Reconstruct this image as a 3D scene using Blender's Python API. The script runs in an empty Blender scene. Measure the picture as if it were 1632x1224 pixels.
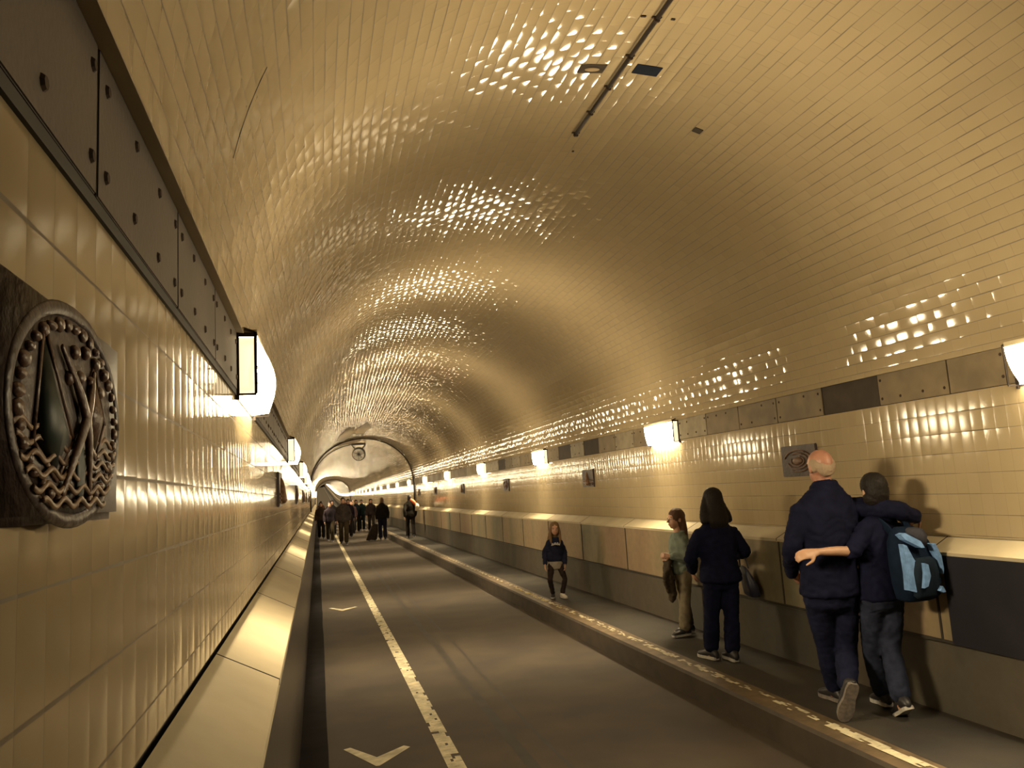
import bpy, bmesh, math, random
from mathutils import Vector, noise, Matrix
C = bpy.context.scene.collection
sc = bpy.context.scene
PI = math.pi
V = Vector

# ------------------------------------------------------------------ helpers
def tag(o, label=None, cat=None, group=None, kind=None):
    if label: o['label'] = label
    if cat: o['category'] = cat
    if group: o['group'] = group
    if kind: o['kind'] = kind
    return o

def empty(name, loc, label=None, cat=None, group=None, kind=None):
    o = bpy.data.objects.new(name, None); C.objects.link(o)
    o.location = loc; o.empty_display_size = .1
    return tag(o, label, cat, group, kind)

def obj(name, bm, mats, parent=None, smooth=False, label=None, world=True):
    """link a bmesh as one object; geometry given in world space when world, else in the parent's space"""
    me = bpy.data.meshes.new(name)
    bm.to_mesh(me); bm.free()
    return link(name, me, mats, parent, smooth, label, world)

def link(name, me, mats, parent=None, smooth=False, label=None, world=True):
    if not isinstance(mats, (list, tuple)): mats = [mats]
    for m in mats: me.materials.append(m)
    if smooth:
        for p in me.polygons: p.use_smooth = True
    o = bpy.data.objects.new(name, me); C.objects.link(o)
    if parent:
        o.parent = parent
        if world:
            off = V((0, 0, 0)); q = parent
            while q: off += q.location; q = q.parent
            me.transform(Matrix.Translation(-off))
    if label: o['label'] = label
    return o

def bx(bm, x0, x1, y0, y1, z0, z1, mat=0, bev=0):
    vs = [bm.verts.new((x, y, z)) for x in (x0, x1) for y in (y0, y1) for z in (z0, z1)]
    fs = []
    for q in ((0,1,3,2),(4,6,7,5),(0,4,5,1),(2,3,7,6),(0,2,6,4),(1,5,7,3)):
        f = bm.faces.new([vs[i] for i in q]); f.material_index = mat; fs.append(f)
    if bev:
        es = list({e for f in fs for e in f.edges})
        bmesh.ops.bevel(bm, geom=es, offset=bev, segments=2, affect='EDGES')
    return vs

def loft(bm, rings, n=14, mat=0, cap=True, dome=.6):
    """rings: (centre, U, V)"""
    R = list(rings)
    if cap and dome:
        a, b = R[0], R[-1]
        d0 = (a[0]-R[1][0]).normalized(); d1 = (b[0]-R[-2][0]).normalized()
        r0 = min(a[1].length, a[2].length)*dome; r1 = min(b[1].length, b[2].length)*dome
        pre = [(a[0]+d0*r0, a[1]*.3, a[2]*.3), (a[0]+d0*r0*.75, a[1]*.7, a[2]*.7)]
        post = [(b[0]+d1*r1*.75, b[1]*.7, b[2]*.7), (b[0]+d1*r1, b[1]*.3, b[2]*.3)]
        R = pre+R+post
    rows = []
    for c, U, W in R:
        rows.append([bm.verts.new(c+U*math.cos(2*PI*i/n)+W*math.sin(2*PI*i/n)) for i in range(n)])
    fs = []
    for a, b in zip(rows, rows[1:]):
        for i in range(n):
            fs.append(bm.faces.new((a[i], a[(i+1) % n], b[(i+1) % n], b[i])))
    if cap:
        fs.append(bm.faces.new(rows[0][::-1])); fs.append(bm.faces.new(rows[-1]))
    for f in fs: f.material_index = mat
    bmesh.ops.recalc_face_normals(bm, faces=fs)

def frame(d, ref=V((0, 1, 0))):
    d = d.normalized()
    if abs(d.dot(ref)) > .95: ref = V((0, 0, 1)) if abs(d.z) < .9 else V((1, 0, 0))
    u = d.cross(ref).normalized(); w = d.cross(u).normalized()
    return u, w

def limb(bm, pts, rads, n=12, mat=0, sub=4, ref=V((0, 1, 0)), dome=.6):
    """smooth tapered tube through the points; a radius is a number or (along u, along w)"""
    P = [V(p) for p in pts]
    Q, T = [], []
    for i in range(len(P)-1):
        p0 = P[max(i-1, 0)]; p1 = P[i]; p2 = P[i+1]; p3 = P[min(i+2, len(P)-1)]
        for k in range(sub if len(P) > 2 else 2):
            t = k/(sub if len(P) > 2 else 2)
            q = .5*((2*p1)+(p2-p0)*t+(2*p0-5*p1+4*p2-p3)*t*t+(3*p1-p0-3*p2+p3)*t**3)
            a, b = rads[i], rads[i+1]
            a = a if isinstance(a, tuple) else (a, a); b = b if isinstance(b, tuple) else (b, b)
            s = t*t*(3-2*t)
            Q.append((q, a[0]*(1-s)+b[0]*s, a[1]*(1-s)+b[1]*s))
    e = rads[-1] if isinstance(rads[-1], tuple) else (rads[-1],)*2
    Q.append((P[-1], e[0], e[1]))
    rings = []
    for i, (q, a, b) in enumerate(Q):
        d = Q[min(i+1, len(Q)-1)][0]-Q[max(i-1, 0)][0]
        u, w = frame(d, ref)
        rings.append((q, u*a, w*b))
    loft(bm, rings, n, mat, True, dome)

def ell(bm, c, U, W, N, n=14, m=8, mat=0):
    rings = []
    for k in range(1, m):
        a = PI*k/m
        rings.append((V(c)+N*math.cos(a), U*math.sin(a), W*math.sin(a)))
    loft(bm, rings, n, mat, True, 0)

def fuse(bm, voxel, smooth=3, fold=0, fs=18, seed=0):
    """union of the closed pieces in bm as one continuous surface"""
    me = bpy.data.meshes.new('t'); bm.to_mesh(me); bm.free()
    o = bpy.data.objects.new('t', me); C.objects.link(o)
    r = o.modifiers.new('r', 'REMESH'); r.mode = 'VOXEL'; r.voxel_size = voxel
    if smooth:
        s = o.modifiers.new('s', 'SMOOTH'); s.iterations = smooth; s.factor = .5
    dg = bpy.context.evaluated_depsgraph_get(); dg.update()
    out = bpy.data.meshes.new_from_object(o.evaluated_get(dg))
    bpy.data.objects.remove(o); bpy.data.meshes.remove(me)
    if fold:
        nn = [v.normal.copy() for v in out.vertices]
        for v, nrm in zip(out.vertices, nn):
            p = v.co
            q = V((p.x*fs+seed, p.y*fs, p.z*fs*1.9+3*noise.noise(p*6)))
            v.co = p+nrm*(fold*(noise.noise(q)+.5*noise.noise(q*2.3)))
    return out

# ------------------------------------------------------------------ materials
def mat(name, col, rough=.6, metal=0, spec=.5, var=0, vscale=6, var_col=None, bump=0, bscale=80, emit=None, estr=0, coords='obj', detail=4):
    m = bpy.data.materials.new(name); m.use_nodes = True
    nt = m.node_tree; N = nt.nodes; L = nt.links; b = N['Principled BSDF']
    b.inputs['Base Color'].default_value = (*col, 1)
    b.inputs['Roughness'].default_value = rough
    b.inputs['Metallic'].default_value = metal
    b.inputs['Specular IOR Level'].default_value = spec
    if emit:
        b.inputs['Emission Color'].default_value = (*emit, 1); b.inputs['Emission Strength'].default_value = estr
    tc = N.new('ShaderNodeNewGeometry')
    if var:
        n = N.new('ShaderNodeTexNoise'); n.inputs['Scale'].default_value = vscale; n.inputs['Detail'].default_value = detail
        L.new(tc.outputs['Position'], n.inputs['Vector'])
        r = N.new('ShaderNodeValToRGB'); r.color_ramp.elements[0].position = .35; r.color_ramp.elements[1].position = .7
        c2 = var_col or tuple(x*(1-var) for x in col)
        r.color_ramp.elements[0].color = (*c2, 1); r.color_ramp.elements[1].color = (*col, 1)
        L.new(n.outputs['Fac'], r.inputs['Fac']); L.new(r.outputs['Color'], b.inputs['Base Color'])
    if bump:
        n2 = N.new('ShaderNodeTexNoise'); n2.inputs['Scale'].default_value = bscale; n2.inputs['Detail'].default_value = 3
        L.new(tc.outputs['Position'], n2.inputs['Vector'])
        bp = N.new('ShaderNodeBump'); bp.inputs['Strength'].default_value = bump; bp.inputs['Distance'].default_value = .01
        L.new(n2.outputs['Fac'], bp.inputs['Height']); L.new(bp.outputs['Normal'], b.inputs['Normal'])
    return m

def math_(nt, op, a, b=None, c=None):
    n = nt.nodes.new('ShaderNodeMath'); n.operation = op
    for i, x in enumerate((a, b, c)):
        if x is None: continue
        if isinstance(x, (int, float)): n.inputs[i].default_value = x
        else: nt.links.new(x, n.inputs[i])
    return n.outputs[0]

def tile_mat(name, col, w, h, phase=(0, 0), bond=0, grout=.0025, tilt=(.02, .02), pillow=(.05, .05), rough=.1, gcol=(.05, .035, .02), warp=.02, gstr=(.3, .7), spec=.8):
    m = bpy.data.materials.new(name); m.use_nodes = True
    nt = m.node_tree; N = nt.nodes; L = nt.links; b = N['Principled BSDF']
    uv = N.new('ShaderNodeUVMap'); uv.uv_map = 'UVMap'
    s = N.new('ShaderNodeSeparateXYZ'); L.new(uv.outputs['UV'], s.inputs[0])
    v = math_(nt, 'DIVIDE', math_(nt, 'SUBTRACT', s.outputs[1], phase[1]), h)
    iv = math_(nt, 'FLOOR', v)
    u = math_(nt, 'DIVIDE', math_(nt, 'SUBTRACT', s.outputs[0], phase[0]), w)
    if bond: u = math_(nt, 'ADD', u, math_(nt, 'MULTIPLY', math_(nt, 'FLOORED_MODULO', iv, 2.0), bond))
    iu = math_(nt, 'FLOOR', u)
    fu = math_(nt, 'SUBTRACT', math_(nt, 'SUBTRACT', u, iu), .5)
    fv = math_(nt, 'SUBTRACT', math_(nt, 'SUBTRACT', v, iv), .5)
    cmb = N.new('ShaderNodeCombineXYZ'); L.new(iu, cmb.inputs[0]); L.new(iv, cmb.inputs[1])
    wn = N.new('ShaderNodeTexWhiteNoise'); wn.noise_dimensions = '3D'; L.new(cmb.outputs[0], wn.inputs['Vector'])
    sw = N.new('ShaderNodeSeparateColor'); L.new(wn.outputs['Color'], sw.inputs[0])
    # slow waviness of the lining
    nz = N.new('ShaderNodeTexNoise'); nz.inputs['Scale'].default_value = 2.2; nz.inputs['Detail'].default_value = 1.5
    L.new(uv.outputs['UV'], nz.inputs['Vector'])
    sn = N.new('ShaderNodeSeparateColor'); L.new(nz.outputs['Color'], sn.inputs[0])
    def comp(rnd, f, sl, t, p):
        a = math_(nt, 'MULTIPLY', math_(nt, 'SUBTRACT', rnd, .5), t*2)
        # pillowed face: gently domed with faster roll-off at the edge
        f3 = math_(nt, 'MULTIPLY', math_(nt, 'MULTIPLY', f, f), f)
        c = math_(nt, 'ADD', math_(nt, 'MULTIPLY', f, p), math_(nt, 'MULTIPLY', f3, p*5))
        d = math_(nt, 'MULTIPLY', math_(nt, 'SUBTRACT', sl, .5), warp*2)
        return math_(nt, 'ADD', math_(nt, 'ADD', a, c), d)
    tu = comp(sw.outputs[0], fu, sn.outputs[0], tilt[0], pillow[0])
    tv = comp(sw.outputs[1], fv, sn.outputs[1], tilt[1], pillow[1])
    g = N.new('ShaderNodeNewGeometry')
    T = N.new('ShaderNodeCombineXYZ'); T.inputs[1].default_value = 1
    B = N.new('ShaderNodeVectorMath'); B.operation = 'CROSS_PRODUCT'; L.new(g.outputs['Normal'], B.inputs[0]); L.new(T.outputs[0], B.inputs[1])
    def scl(vec, f):
        n = N.new('ShaderNodeVectorMath'); n.operation = 'SCALE'; L.new(vec, n.inputs[0]); L.new(f, n.inputs['Scale']); return n.outputs[0]
    def add(a, c):
        n = N.new('ShaderNodeVectorMath'); n.operation = 'ADD'; L.new(a, n.inputs[0]); L.new(c, n.inputs[1]); return n.outputs[0]
    nn = add(add(g.outputs['Normal'], scl(T.outputs[0], tu)), scl(B.outputs[0], tv))
    nm = N.new('ShaderNodeVectorMath'); nm.operation = 'NORMALIZE'; L.new(nn, nm.inputs[0])
    L.new(nm.outputs[0], b.inputs['Normal'])
    # grout mask
    du = math_(nt, 'MULTIPLY', math_(nt, 'SUBTRACT', .5, math_(nt, 'ABSOLUTE', fu)), w)
    dv = math_(nt, 'MULTIPLY', math_(nt, 'SUBTRACT', .5, math_(nt, 'ABSOLUTE', fv)), h)
    # some joints are dirty and some are filled
    jn = N.new('ShaderNodeTexNoise'); jn.inputs['Scale'].default_value = 3.0; jn.inputs['Detail'].default_value = 3
    L.new(uv.outputs['UV'], jn.inputs['Vector'])
    jw = math_(nt, 'MULTIPLY', math_(nt, 'MAXIMUM', math_(nt, 'SUBTRACT', jn.outputs['Fac'], .25), .02), grout*3.2)
    mv = math_(nt, 'LESS_THAN', dv, jw)
    mu = math_(nt, 'LESS_THAN', du, math_(nt, 'MULTIPLY', jw, .45))
    mk = math_(nt, 'MAXIMUM', math_(nt, 'MULTIPLY', mu, gstr[0]), math_(nt, 'MULTIPLY', mv, gstr[1]))
    cr = N.new('ShaderNodeMix'); cr.data_type = 'RGBA'
    cr.inputs[6].default_value = (*[x*.95 for x in col], 1); cr.inputs[7].default_value = (*col, 1)
    L.new(sw.outputs[2], cr.inputs[0])
    big = N.new('ShaderNodeTexNoise'); big.inputs['Scale'].default_value = .7; big.inputs['Detail'].default_value = 4
    L.new(uv.outputs['UV'], big.inputs['Vector'])
    cd = N.new('ShaderNodeMix'); cd.data_type = 'RGBA'; cd.blend_type = 'MULTIPLY'
    cd.inputs[7].default_value = (.86, .82, .74, 1)
    L.new(math_(nt, 'MULTIPLY', big.outputs['Fac'], .8), cd.inputs[0]); L.new(cr.outputs[2], cd.inputs[6])
    cg = N.new('ShaderNodeMix'); cg.data_type = 'RGBA'; cg.inputs[7].default_value = (*gcol, 1)
    L.new(mk, cg.inputs[0]); L.new(cd.outputs[2], cg.inputs[6])
    L.new(cg.outputs[2], b.inputs['Base Color'])
    L.new(math_(nt, 'ADD', rough, math_(nt, 'MULTIPLY', mk, .6)), b.inputs['Roughness'])
    b.inputs['Specular IOR Level'].default_value = spec
    return m

CREAM = (.355, .285, .18)
m_vault = tile_mat('glazed_vault_tile', CREAM, .15, .075, bond=.5, grout=.0028, tilt=(.030, .020), pillow=(.045, .06), rough=.08, warp=.018, gstr=(.25, .75))
m_wall = tile_mat('glazed_wall_tile', CREAM, .0875, .1305, phase=(.973, 2.105), grout=.0026, tilt=(.016, .006), pillow=(.04, .016), rough=.12, warp=.006, spec=.4, gstr=(.2, .7))
m_panel = mat('painted_band_panel', (.20, .15, .085), .55, var=.35, vscale=5, bump=.1)
m_panel2 = mat('grey_band_panel', (.27, .22, .14), .5, var=.35, vscale=7, bump=.1)
m_panel_dark = mat('dark_band_panel', (.045, .03, .018), .7, var=.4, vscale=7)
m_rust = mat('rusty_bolt', (.05, .028, .015), .7, metal=.4, var=.4, vscale=60)
m_iron = mat('dark_iron', (.045, .035, .03), .45, metal=.7, var=.3, vscale=30)
m_black = mat('black_rubber', (.012, .011, .012), .6)
m_ledge = mat('cream_ledge_stone', (.40, .335, .22), .75, var=.18, vscale=3, bump=.05)
m_glass = mat('lit_lamp_glass', (.9, .85, .7), .3, emit=(1, .81, .50), estr=65)
m_glass_far = mat('far_lamp_glass', (.9, .85, .7), .3, emit=(1, .81, .50), estr=120)
m_pane = mat('frosted_end_pane', (.9, .85, .7), .3, emit=(1, .81, .50), estr=1.3)
m_end = mat('dark_end_wall', (.10, .07, .04), .8)
m_white = mat('worn_white_paint', (.70, .62, .42), .6, var=.5, vscale=9, bump=.1)
m_gap = mat('joint_filler', (.02, .015, .01), .8)

def asphalt(name, c1, c2, rough, sc1):
    m = mat(name, c1, rough, var=.5, vscale=sc1, var_col=c2, bump=.25, bscale=160, detail=8)
    return m
m_road = asphalt('asphalt', (.062, .045, .028), (.036, .025, .017), .8, 1.6)
m_walk = asphalt('pavement_asphalt', (.045, .037, .026), (.022, .018, .015), .8, 2.2)
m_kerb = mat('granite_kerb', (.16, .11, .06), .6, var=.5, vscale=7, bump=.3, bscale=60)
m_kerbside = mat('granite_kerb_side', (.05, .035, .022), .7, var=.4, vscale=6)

def stained_stone(name, c1, c2, c3, rough):
    m = bpy.data.materials.new(name); m.use_nodes = True
    nt = m.node_tree; N = nt.nodes; L = nt.links; b = N['Principled BSDF']
    g = N.new('ShaderNodeNewGeometry')
    mp = N.new('ShaderNodeMapping'); mp.inputs['Scale'].default_value = (1, 1.0, .35); L.new(g.outputs['Position'], mp.inputs['Vector'])
    n1 = N.new('ShaderNodeTexNoise'); n1.inputs['Scale'].default_value = 1.1; n1.inputs['Detail'].default_value = 5; L.new(mp.outputs[0], n1.inputs['Vector'])
    n2 = N.new('ShaderNodeTexNoise'); n2.inputs['Scale'].default_value = 12; n2.inputs['Detail'].default_value = 6; L.new(g.outputs['Position'], n2.inputs['Vector'])
    r = N.new('ShaderNodeValToRGB'); e = r.color_ramp.elements
    e[0].position = .32; e[0].color = (*c2, 1); e[1].position = .5; e[1].color = (*c1, 1)
    k = e.new(.68); k.color = (*c3, 1)
    L.new(n1.outputs['Fac'], r.inputs['Fac'])
    mx = N.new('ShaderNodeMix'); mx.data_type = 'RGBA'; mx.blend_type = 'MULTIPLY'; mx.inputs[7].default_value = (.6, .58, .55, 1)
    L.new(n2.outputs['Fac'], mx.inputs[0]); L.new(r.outputs[0], mx.inputs[6]); L.new(mx.outputs[2], b.inputs['Base Color'])
    b.inputs['Roughness'].default_value = rough
    bp = N.new('ShaderNodeBump'); bp.inputs['Strength'].default_value = .2; bp.inputs['Distance'].default_value = .01
    L.new(n2.outputs['Fac'], bp.inputs['Height']); L.new(bp.outputs[0], b.inputs['Normal'])
    return m
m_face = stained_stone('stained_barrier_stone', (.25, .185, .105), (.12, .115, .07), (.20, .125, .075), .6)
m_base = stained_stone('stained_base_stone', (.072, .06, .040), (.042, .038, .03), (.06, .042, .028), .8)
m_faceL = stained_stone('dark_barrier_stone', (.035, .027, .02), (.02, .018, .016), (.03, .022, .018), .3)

# ------------------------------------------------------------------ the tunnel shell
def zc(y):   # the road rises again beyond the middle of the tunnel
    if y < 95: return 0.
    if y < 190: return .032/190*(y-95)**2
    return .032/190*95*95 + .032*(y-190)
YS = [-24+i for i in range(119)] + [95+5*i for i in range(66)]
Y1 = YS[-1]

def sweep(name, prof, m, kind='structure', ys=None, flip=False, smooth=False, v0=0, parent=None, closed=False):
    ys = ys or YS
    bm = bmesh.new(); uvl = bm.loops.layers.uv.new('UVMap')
    P = prof+[prof[0]] if closed else prof
    arc = [v0]
    for a, b in zip(P, P[1:]): arc.append(arc[-1]+math.hypot(b[0]-a[0], b[1]-a[1]))
    rows = [[bm.verts.new((x, y, z+zc(y))) for x, z in prof] for y in ys]
    n = len(prof)
    for i in range(len(ys)-1):
        for j in range(len(P)-1):
            j2 = (j+1) % n
            q = [(rows[i][j], ys[i], arc[j]), (rows[i+1][j], ys[i+1], arc[j]), (rows[i+1][j2], ys[i+1], arc[j+1]), (rows[i][j2], ys[i], arc[j+1])]
            if flip: q = q[::-1]
            f = bm.faces.new([k[0] for k in q])
            for l, k in zip(f.loops, q): l[uvl].uv = (k[1], k[2])
    if closed:
        bm.faces.new(rows[0] if not flip else rows[0][::-1]); bm.faces.new(rows[-1][::-1] if not flip else rows[-1])
    o = obj(name, bm, m, parent, smooth)
    if kind: o['kind'] = kind
    return o

CX, CZ, RV = 1.848, 2.14, 2.135
XL, XR = -.293, 3.989
EA, EB, EZ = 2.107, 1.828, 2.447          # the vault springs upright from the band and flattens at the crown
NA = 64
vault = [(CX-EA*math.cos(PI*i/NA), EZ+EB*math.sin(PI*i/NA)) for i in range(NA+1)]
def vpt(a, off, y=0):
    n = V((math.cos(a)/EA, 0, math.sin(a)/EB)).normalized()
    return V((CX+EA*math.cos(a), y, EZ+EB*math.sin(a)))-n*off
sweep('ceiling', vault, m_vault, smooth=True, flip=True)
sweep('trim_16', [(XL-.004, 2.449), (vault[0][0], 2.4455), (vault[0][0], 2.452)], m_ledge, flip=True)
sweep('trim_17', [(vault[-1][0], 2.452), (vault[-1][0], 2.4455), (XR+.004, 2.449)], m_ledge, flip=True)
# v of the wall tiles is the height itself
sweep('wall_left', [(XL, 1.39), (XL, 2.222)], m_wall, flip=True, v0=1.39)
sweep('wall_right', [(XR, 2.222), (XR, 1.31)], m_wall, flip=True, v0=-2.222+4.21)
# recess behind the metal band
o = sweep('trim_1', [(XL-.004, 2.222), (XL-.004, 2.452)], m_gap, flip=True)
o = sweep('trim_2', [(XR+.004, 2.452), (XR+.004, 2.222)], m_gap, flip=True)
# shadow gap at the foot of the left wall, ledge slabs, barrier faces, base stones
sweep('trim_3', [(-.34, 1.30), (-.34, 1.392), (XL, 1.392)], m_gap, flip=True)
def ledge(name, xb, xf, zb, zf, side, joints_at, step):
    root = None
    s = 1 if xf > xb else -1
    o = sweep(name, [(xb, zb), (xf, zf), (xf, zf-.025), (xb, zb-.07)], m_ledge, closed=True, flip=(s > 0))
    bm = bmesh.new(); y = joints_at
    while y < 60:
        # open joint across the slab
        a = [(xb+.0*s, y, zb+.0015), (xb, y+.008, zb+.0015), (xf+.001*s, y+.008, zf+.0015), (xf+.001*s, y, zf+.0015)]
        lo = [(p[0], p[1], p[2]-.02) for p in a]
        va = [bm.verts.new(p) for p in a]; vb = [bm.verts.new(p) for p in lo]
        fs = [bm.faces.new(va), bm.faces.new(vb[::-1])]
        for i in range(4): fs.append(bm.faces.new((va[i], vb[i], vb[(i+1) % 4], va[(i+1) % 4])))
        bmesh.ops.recalc_face_normals(bm, faces=fs)
        y += step
    obj('slab_joint', bm, m_gap, o)
    return o
ledge('trim_4', -.325, -.134, 1.325, 1.225, 1, 2.70, 1.72)
ledge('trim_5', 4.03, 3.83, 1.325, 1.225, -1, .82, 1.72)
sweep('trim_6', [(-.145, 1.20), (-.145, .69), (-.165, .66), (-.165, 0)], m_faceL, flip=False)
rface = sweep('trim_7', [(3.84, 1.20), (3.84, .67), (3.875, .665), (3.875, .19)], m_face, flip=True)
rbase = sweep('trim_8', [(3.873, .64), (3.865, .19)], m_base, flip=True)
bm = bmesh.new()
for y in (.8, 2.52, 4.24, 5.96, 7.68, 9.4, 11.12, 12.84, 14.56, 16.28, 18, 19.7, 21.4, 23.1, 24.8):
    bx(bm, 3.834, 3.845, y, y+.016, .67, 1.205)
obj('vertical_joint', bm, m_gap, rface)
sweep('trim_9', [(3.87, .68), (3.835, .675), (3.835, .655), (3.87, .65)], m_gap, flip=True)      # dark line under the slabs
# rust and lime marks on the slabs (flat stains with their own outline)
def blotch(bm, x, y, z, ry, rz, seed):
    n = 28; rnd = random.Random(seed); ph = rnd.random()*9
    vs = [bm.verts.new((x, y+ry*(1+.3*noise.noise(V((math.cos(a)*1.5+ph, math.sin(a)*1.5, 0))))*math.cos(a), z+rz*(1+.3*noise.noise(V((math.cos(a)*1.5, math.sin(a)*1.5+ph, 3))))*math.sin(a))) for a in [2*PI*i/n for i in range(n)]]
    f = bm.faces.new(vs); f.normal_update()
    if f.normal.x > 0: f.normal_flip()
m_lime = mat('lime_mark', (.42, .34, .2), .6)
bm = bmesh.new(); blotch(bm, 3.838, 8.02, 1.13, .035, .05, 6)
obj('lime_drip', bm, m_lime, rface)
# thin black strip along the bottom of the left band
bm = bmesh.new()
sweep('trim_10', [(XL, 2.205), (XL+.006, 2.205), (XL+.006, 2.224), (XL, 2.224)], m_black, closed=True, flip=True)

# road, kerb, pavement
sweep('floor', [(-.17, 0), (2.94, 0)], m_road, flip=True)
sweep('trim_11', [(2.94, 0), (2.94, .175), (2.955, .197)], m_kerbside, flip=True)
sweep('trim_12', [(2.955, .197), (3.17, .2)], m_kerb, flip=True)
sweep('trim_13', [(3.17, .2), (3.90, .2)], m_walk, flip=True)
# joint between lanes and dark gutter joints
bm = bmesh.new()
def strip(bm, x0, x1, y0, y1, z, m=0, wob=0):
    n = max(1, int((y1-y0)/.5)); prev = None
    for i in range(n+1):
        y = y0+(y1-y0)*i/n; d = wob*noise.noise(V((y*.9, x0, 0)))
        cur = (bm.verts.new((x0+d, y, z+zc(y))), bm.verts.new((x1+d, y, z+zc(y))))
        if prev: bm.faces.new((prev[0], prev[1], cur[1], cur[0])).material_index = m
        prev = cur
m_seam = mat('tar_seam', (.034, .025, .018), .7, var=.4, vscale=4)
strip(bm, 1.28, 1.36, -5, 90, .0015, wob=.03)
strip(bm, 1.52, 1.55, -5, 60, .0015, wob=.03)
fl = bpy.data.objects['floor']
obj('tar_seam', bm, m_seam, fl)
bm = bmesh.new(); strip(bm, -.168, .03, -20, 90, .001, wob=.012)  # shade along the foot of the left barrier, painted as a dark strip
obj('gutter_shade_strip', bm, mat('painted_gutter_shade', (.014, .012, .013), .9, spec=.1, var=.4, vscale=5), fl)
bm = bmesh.new(); strip(bm, 3.17, 3.178, -5, 90, .2012); strip(bm, 3.80, 3.875, -5, 90, .2012)
obj('gutter_joint', bm, m_seam, bpy.data.objects['trim_13'])
# painted line with cracks and missing flakes
def flaky_line(x0, x1, y0, y1, z, wear, seed, dy=.035, nx=6):
    bm = bmesh.new(); rnd = random.Random(seed); y = y0
    grid = {}
    i = 0
    while y < y1:
        for k in range(nx):
            xa = x0+(x1-x0)*k/nx; xb = x0+(x1-x0)*(k+1)/nx
            q = V((xa*22, y*9+seed*10, 0))
            w = wear(y) if callable(wear) else wear
            edge = .16 if k in (0, nx-1) else 0
            if noise.noise(q)+.6*noise.noise(q*2.7) > w+edge:
                j = lambda: rnd.uniform(-.004, .004)
                vs = [bm.verts.new(p) for p in ((xa, y+j(), z), (xb, y+j(), z), (xb, y+dy+j(), z), (xa, y+dy+j(), z))]
                bm.faces.new(vs)
        y += dy; i += 1
    return bm
o = obj('painted_line', flaky_line(.787, .903, 3.5, 95, .002, -.52, 1, .05), m_white, fl)
o['label'] = 'cracked white lane line'
def edge_wear(y):
    return (-.5 if 3.4 < y < 4.4 else .05 + .25*noise.noise(V((y*.35, 2, 0))))
o = obj('edge_line', flaky_line(3.045, 3.125, 2.5, 60, .2025, edge_wear, 5, .05, 5), m_white, bpy.data.objects['trim_12'])
o['label'] = 'worn white kerb line'
m_yel = mat('yellow_paint', (.55, .42, .06), .6, var=.4, vscale=15)
bm = flaky_line(3.03, 3.11, 10.6, 12.2, .2035, .0, 9, .04, 5)
o = obj('yellow_mark', bm, m_yel, bpy.data.objects['trim_12'])
# chevrons on the left lane
def chevron(y):
    bm = bmesh.new()
    P = [(.135, y+.40), (.185, y+.42), (.355, y+.13), (.56, y+.30), (.60, y+.25), (.36, y-.05), (.335, y-.045)]
    bm.faces.new([bm.verts.new((a, b, .0022)) for a, b in P][::-1])
    for f in bm.faces: f.normal_update(); (f.normal.z < 0) and f.normal_flip()
    o = obj('chevron_marking', bm, m_white, fl); return o
chevron(5.58); chevron(13.15)

# end wall
bm = bmesh.new(); z1 = zc(Y1)
pts = [(-.4, 0)]+[(-.33, 1.3)]+vault+[(4.03, 1.3), (4.1, 0)]
bm.faces.new([bm.verts.new((x, Y1-.3, z+z1)) for x, z in pts])
tag(obj('wall_far', bm, m_end), kind='structure')
bm = bmesh.new()
bm.faces.new([bm.verts.new((x, YS[0]+.3, z)) for x, z in pts][::-1])
tag(obj('wall_rear', bm, m_end), kind='structure')

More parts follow.
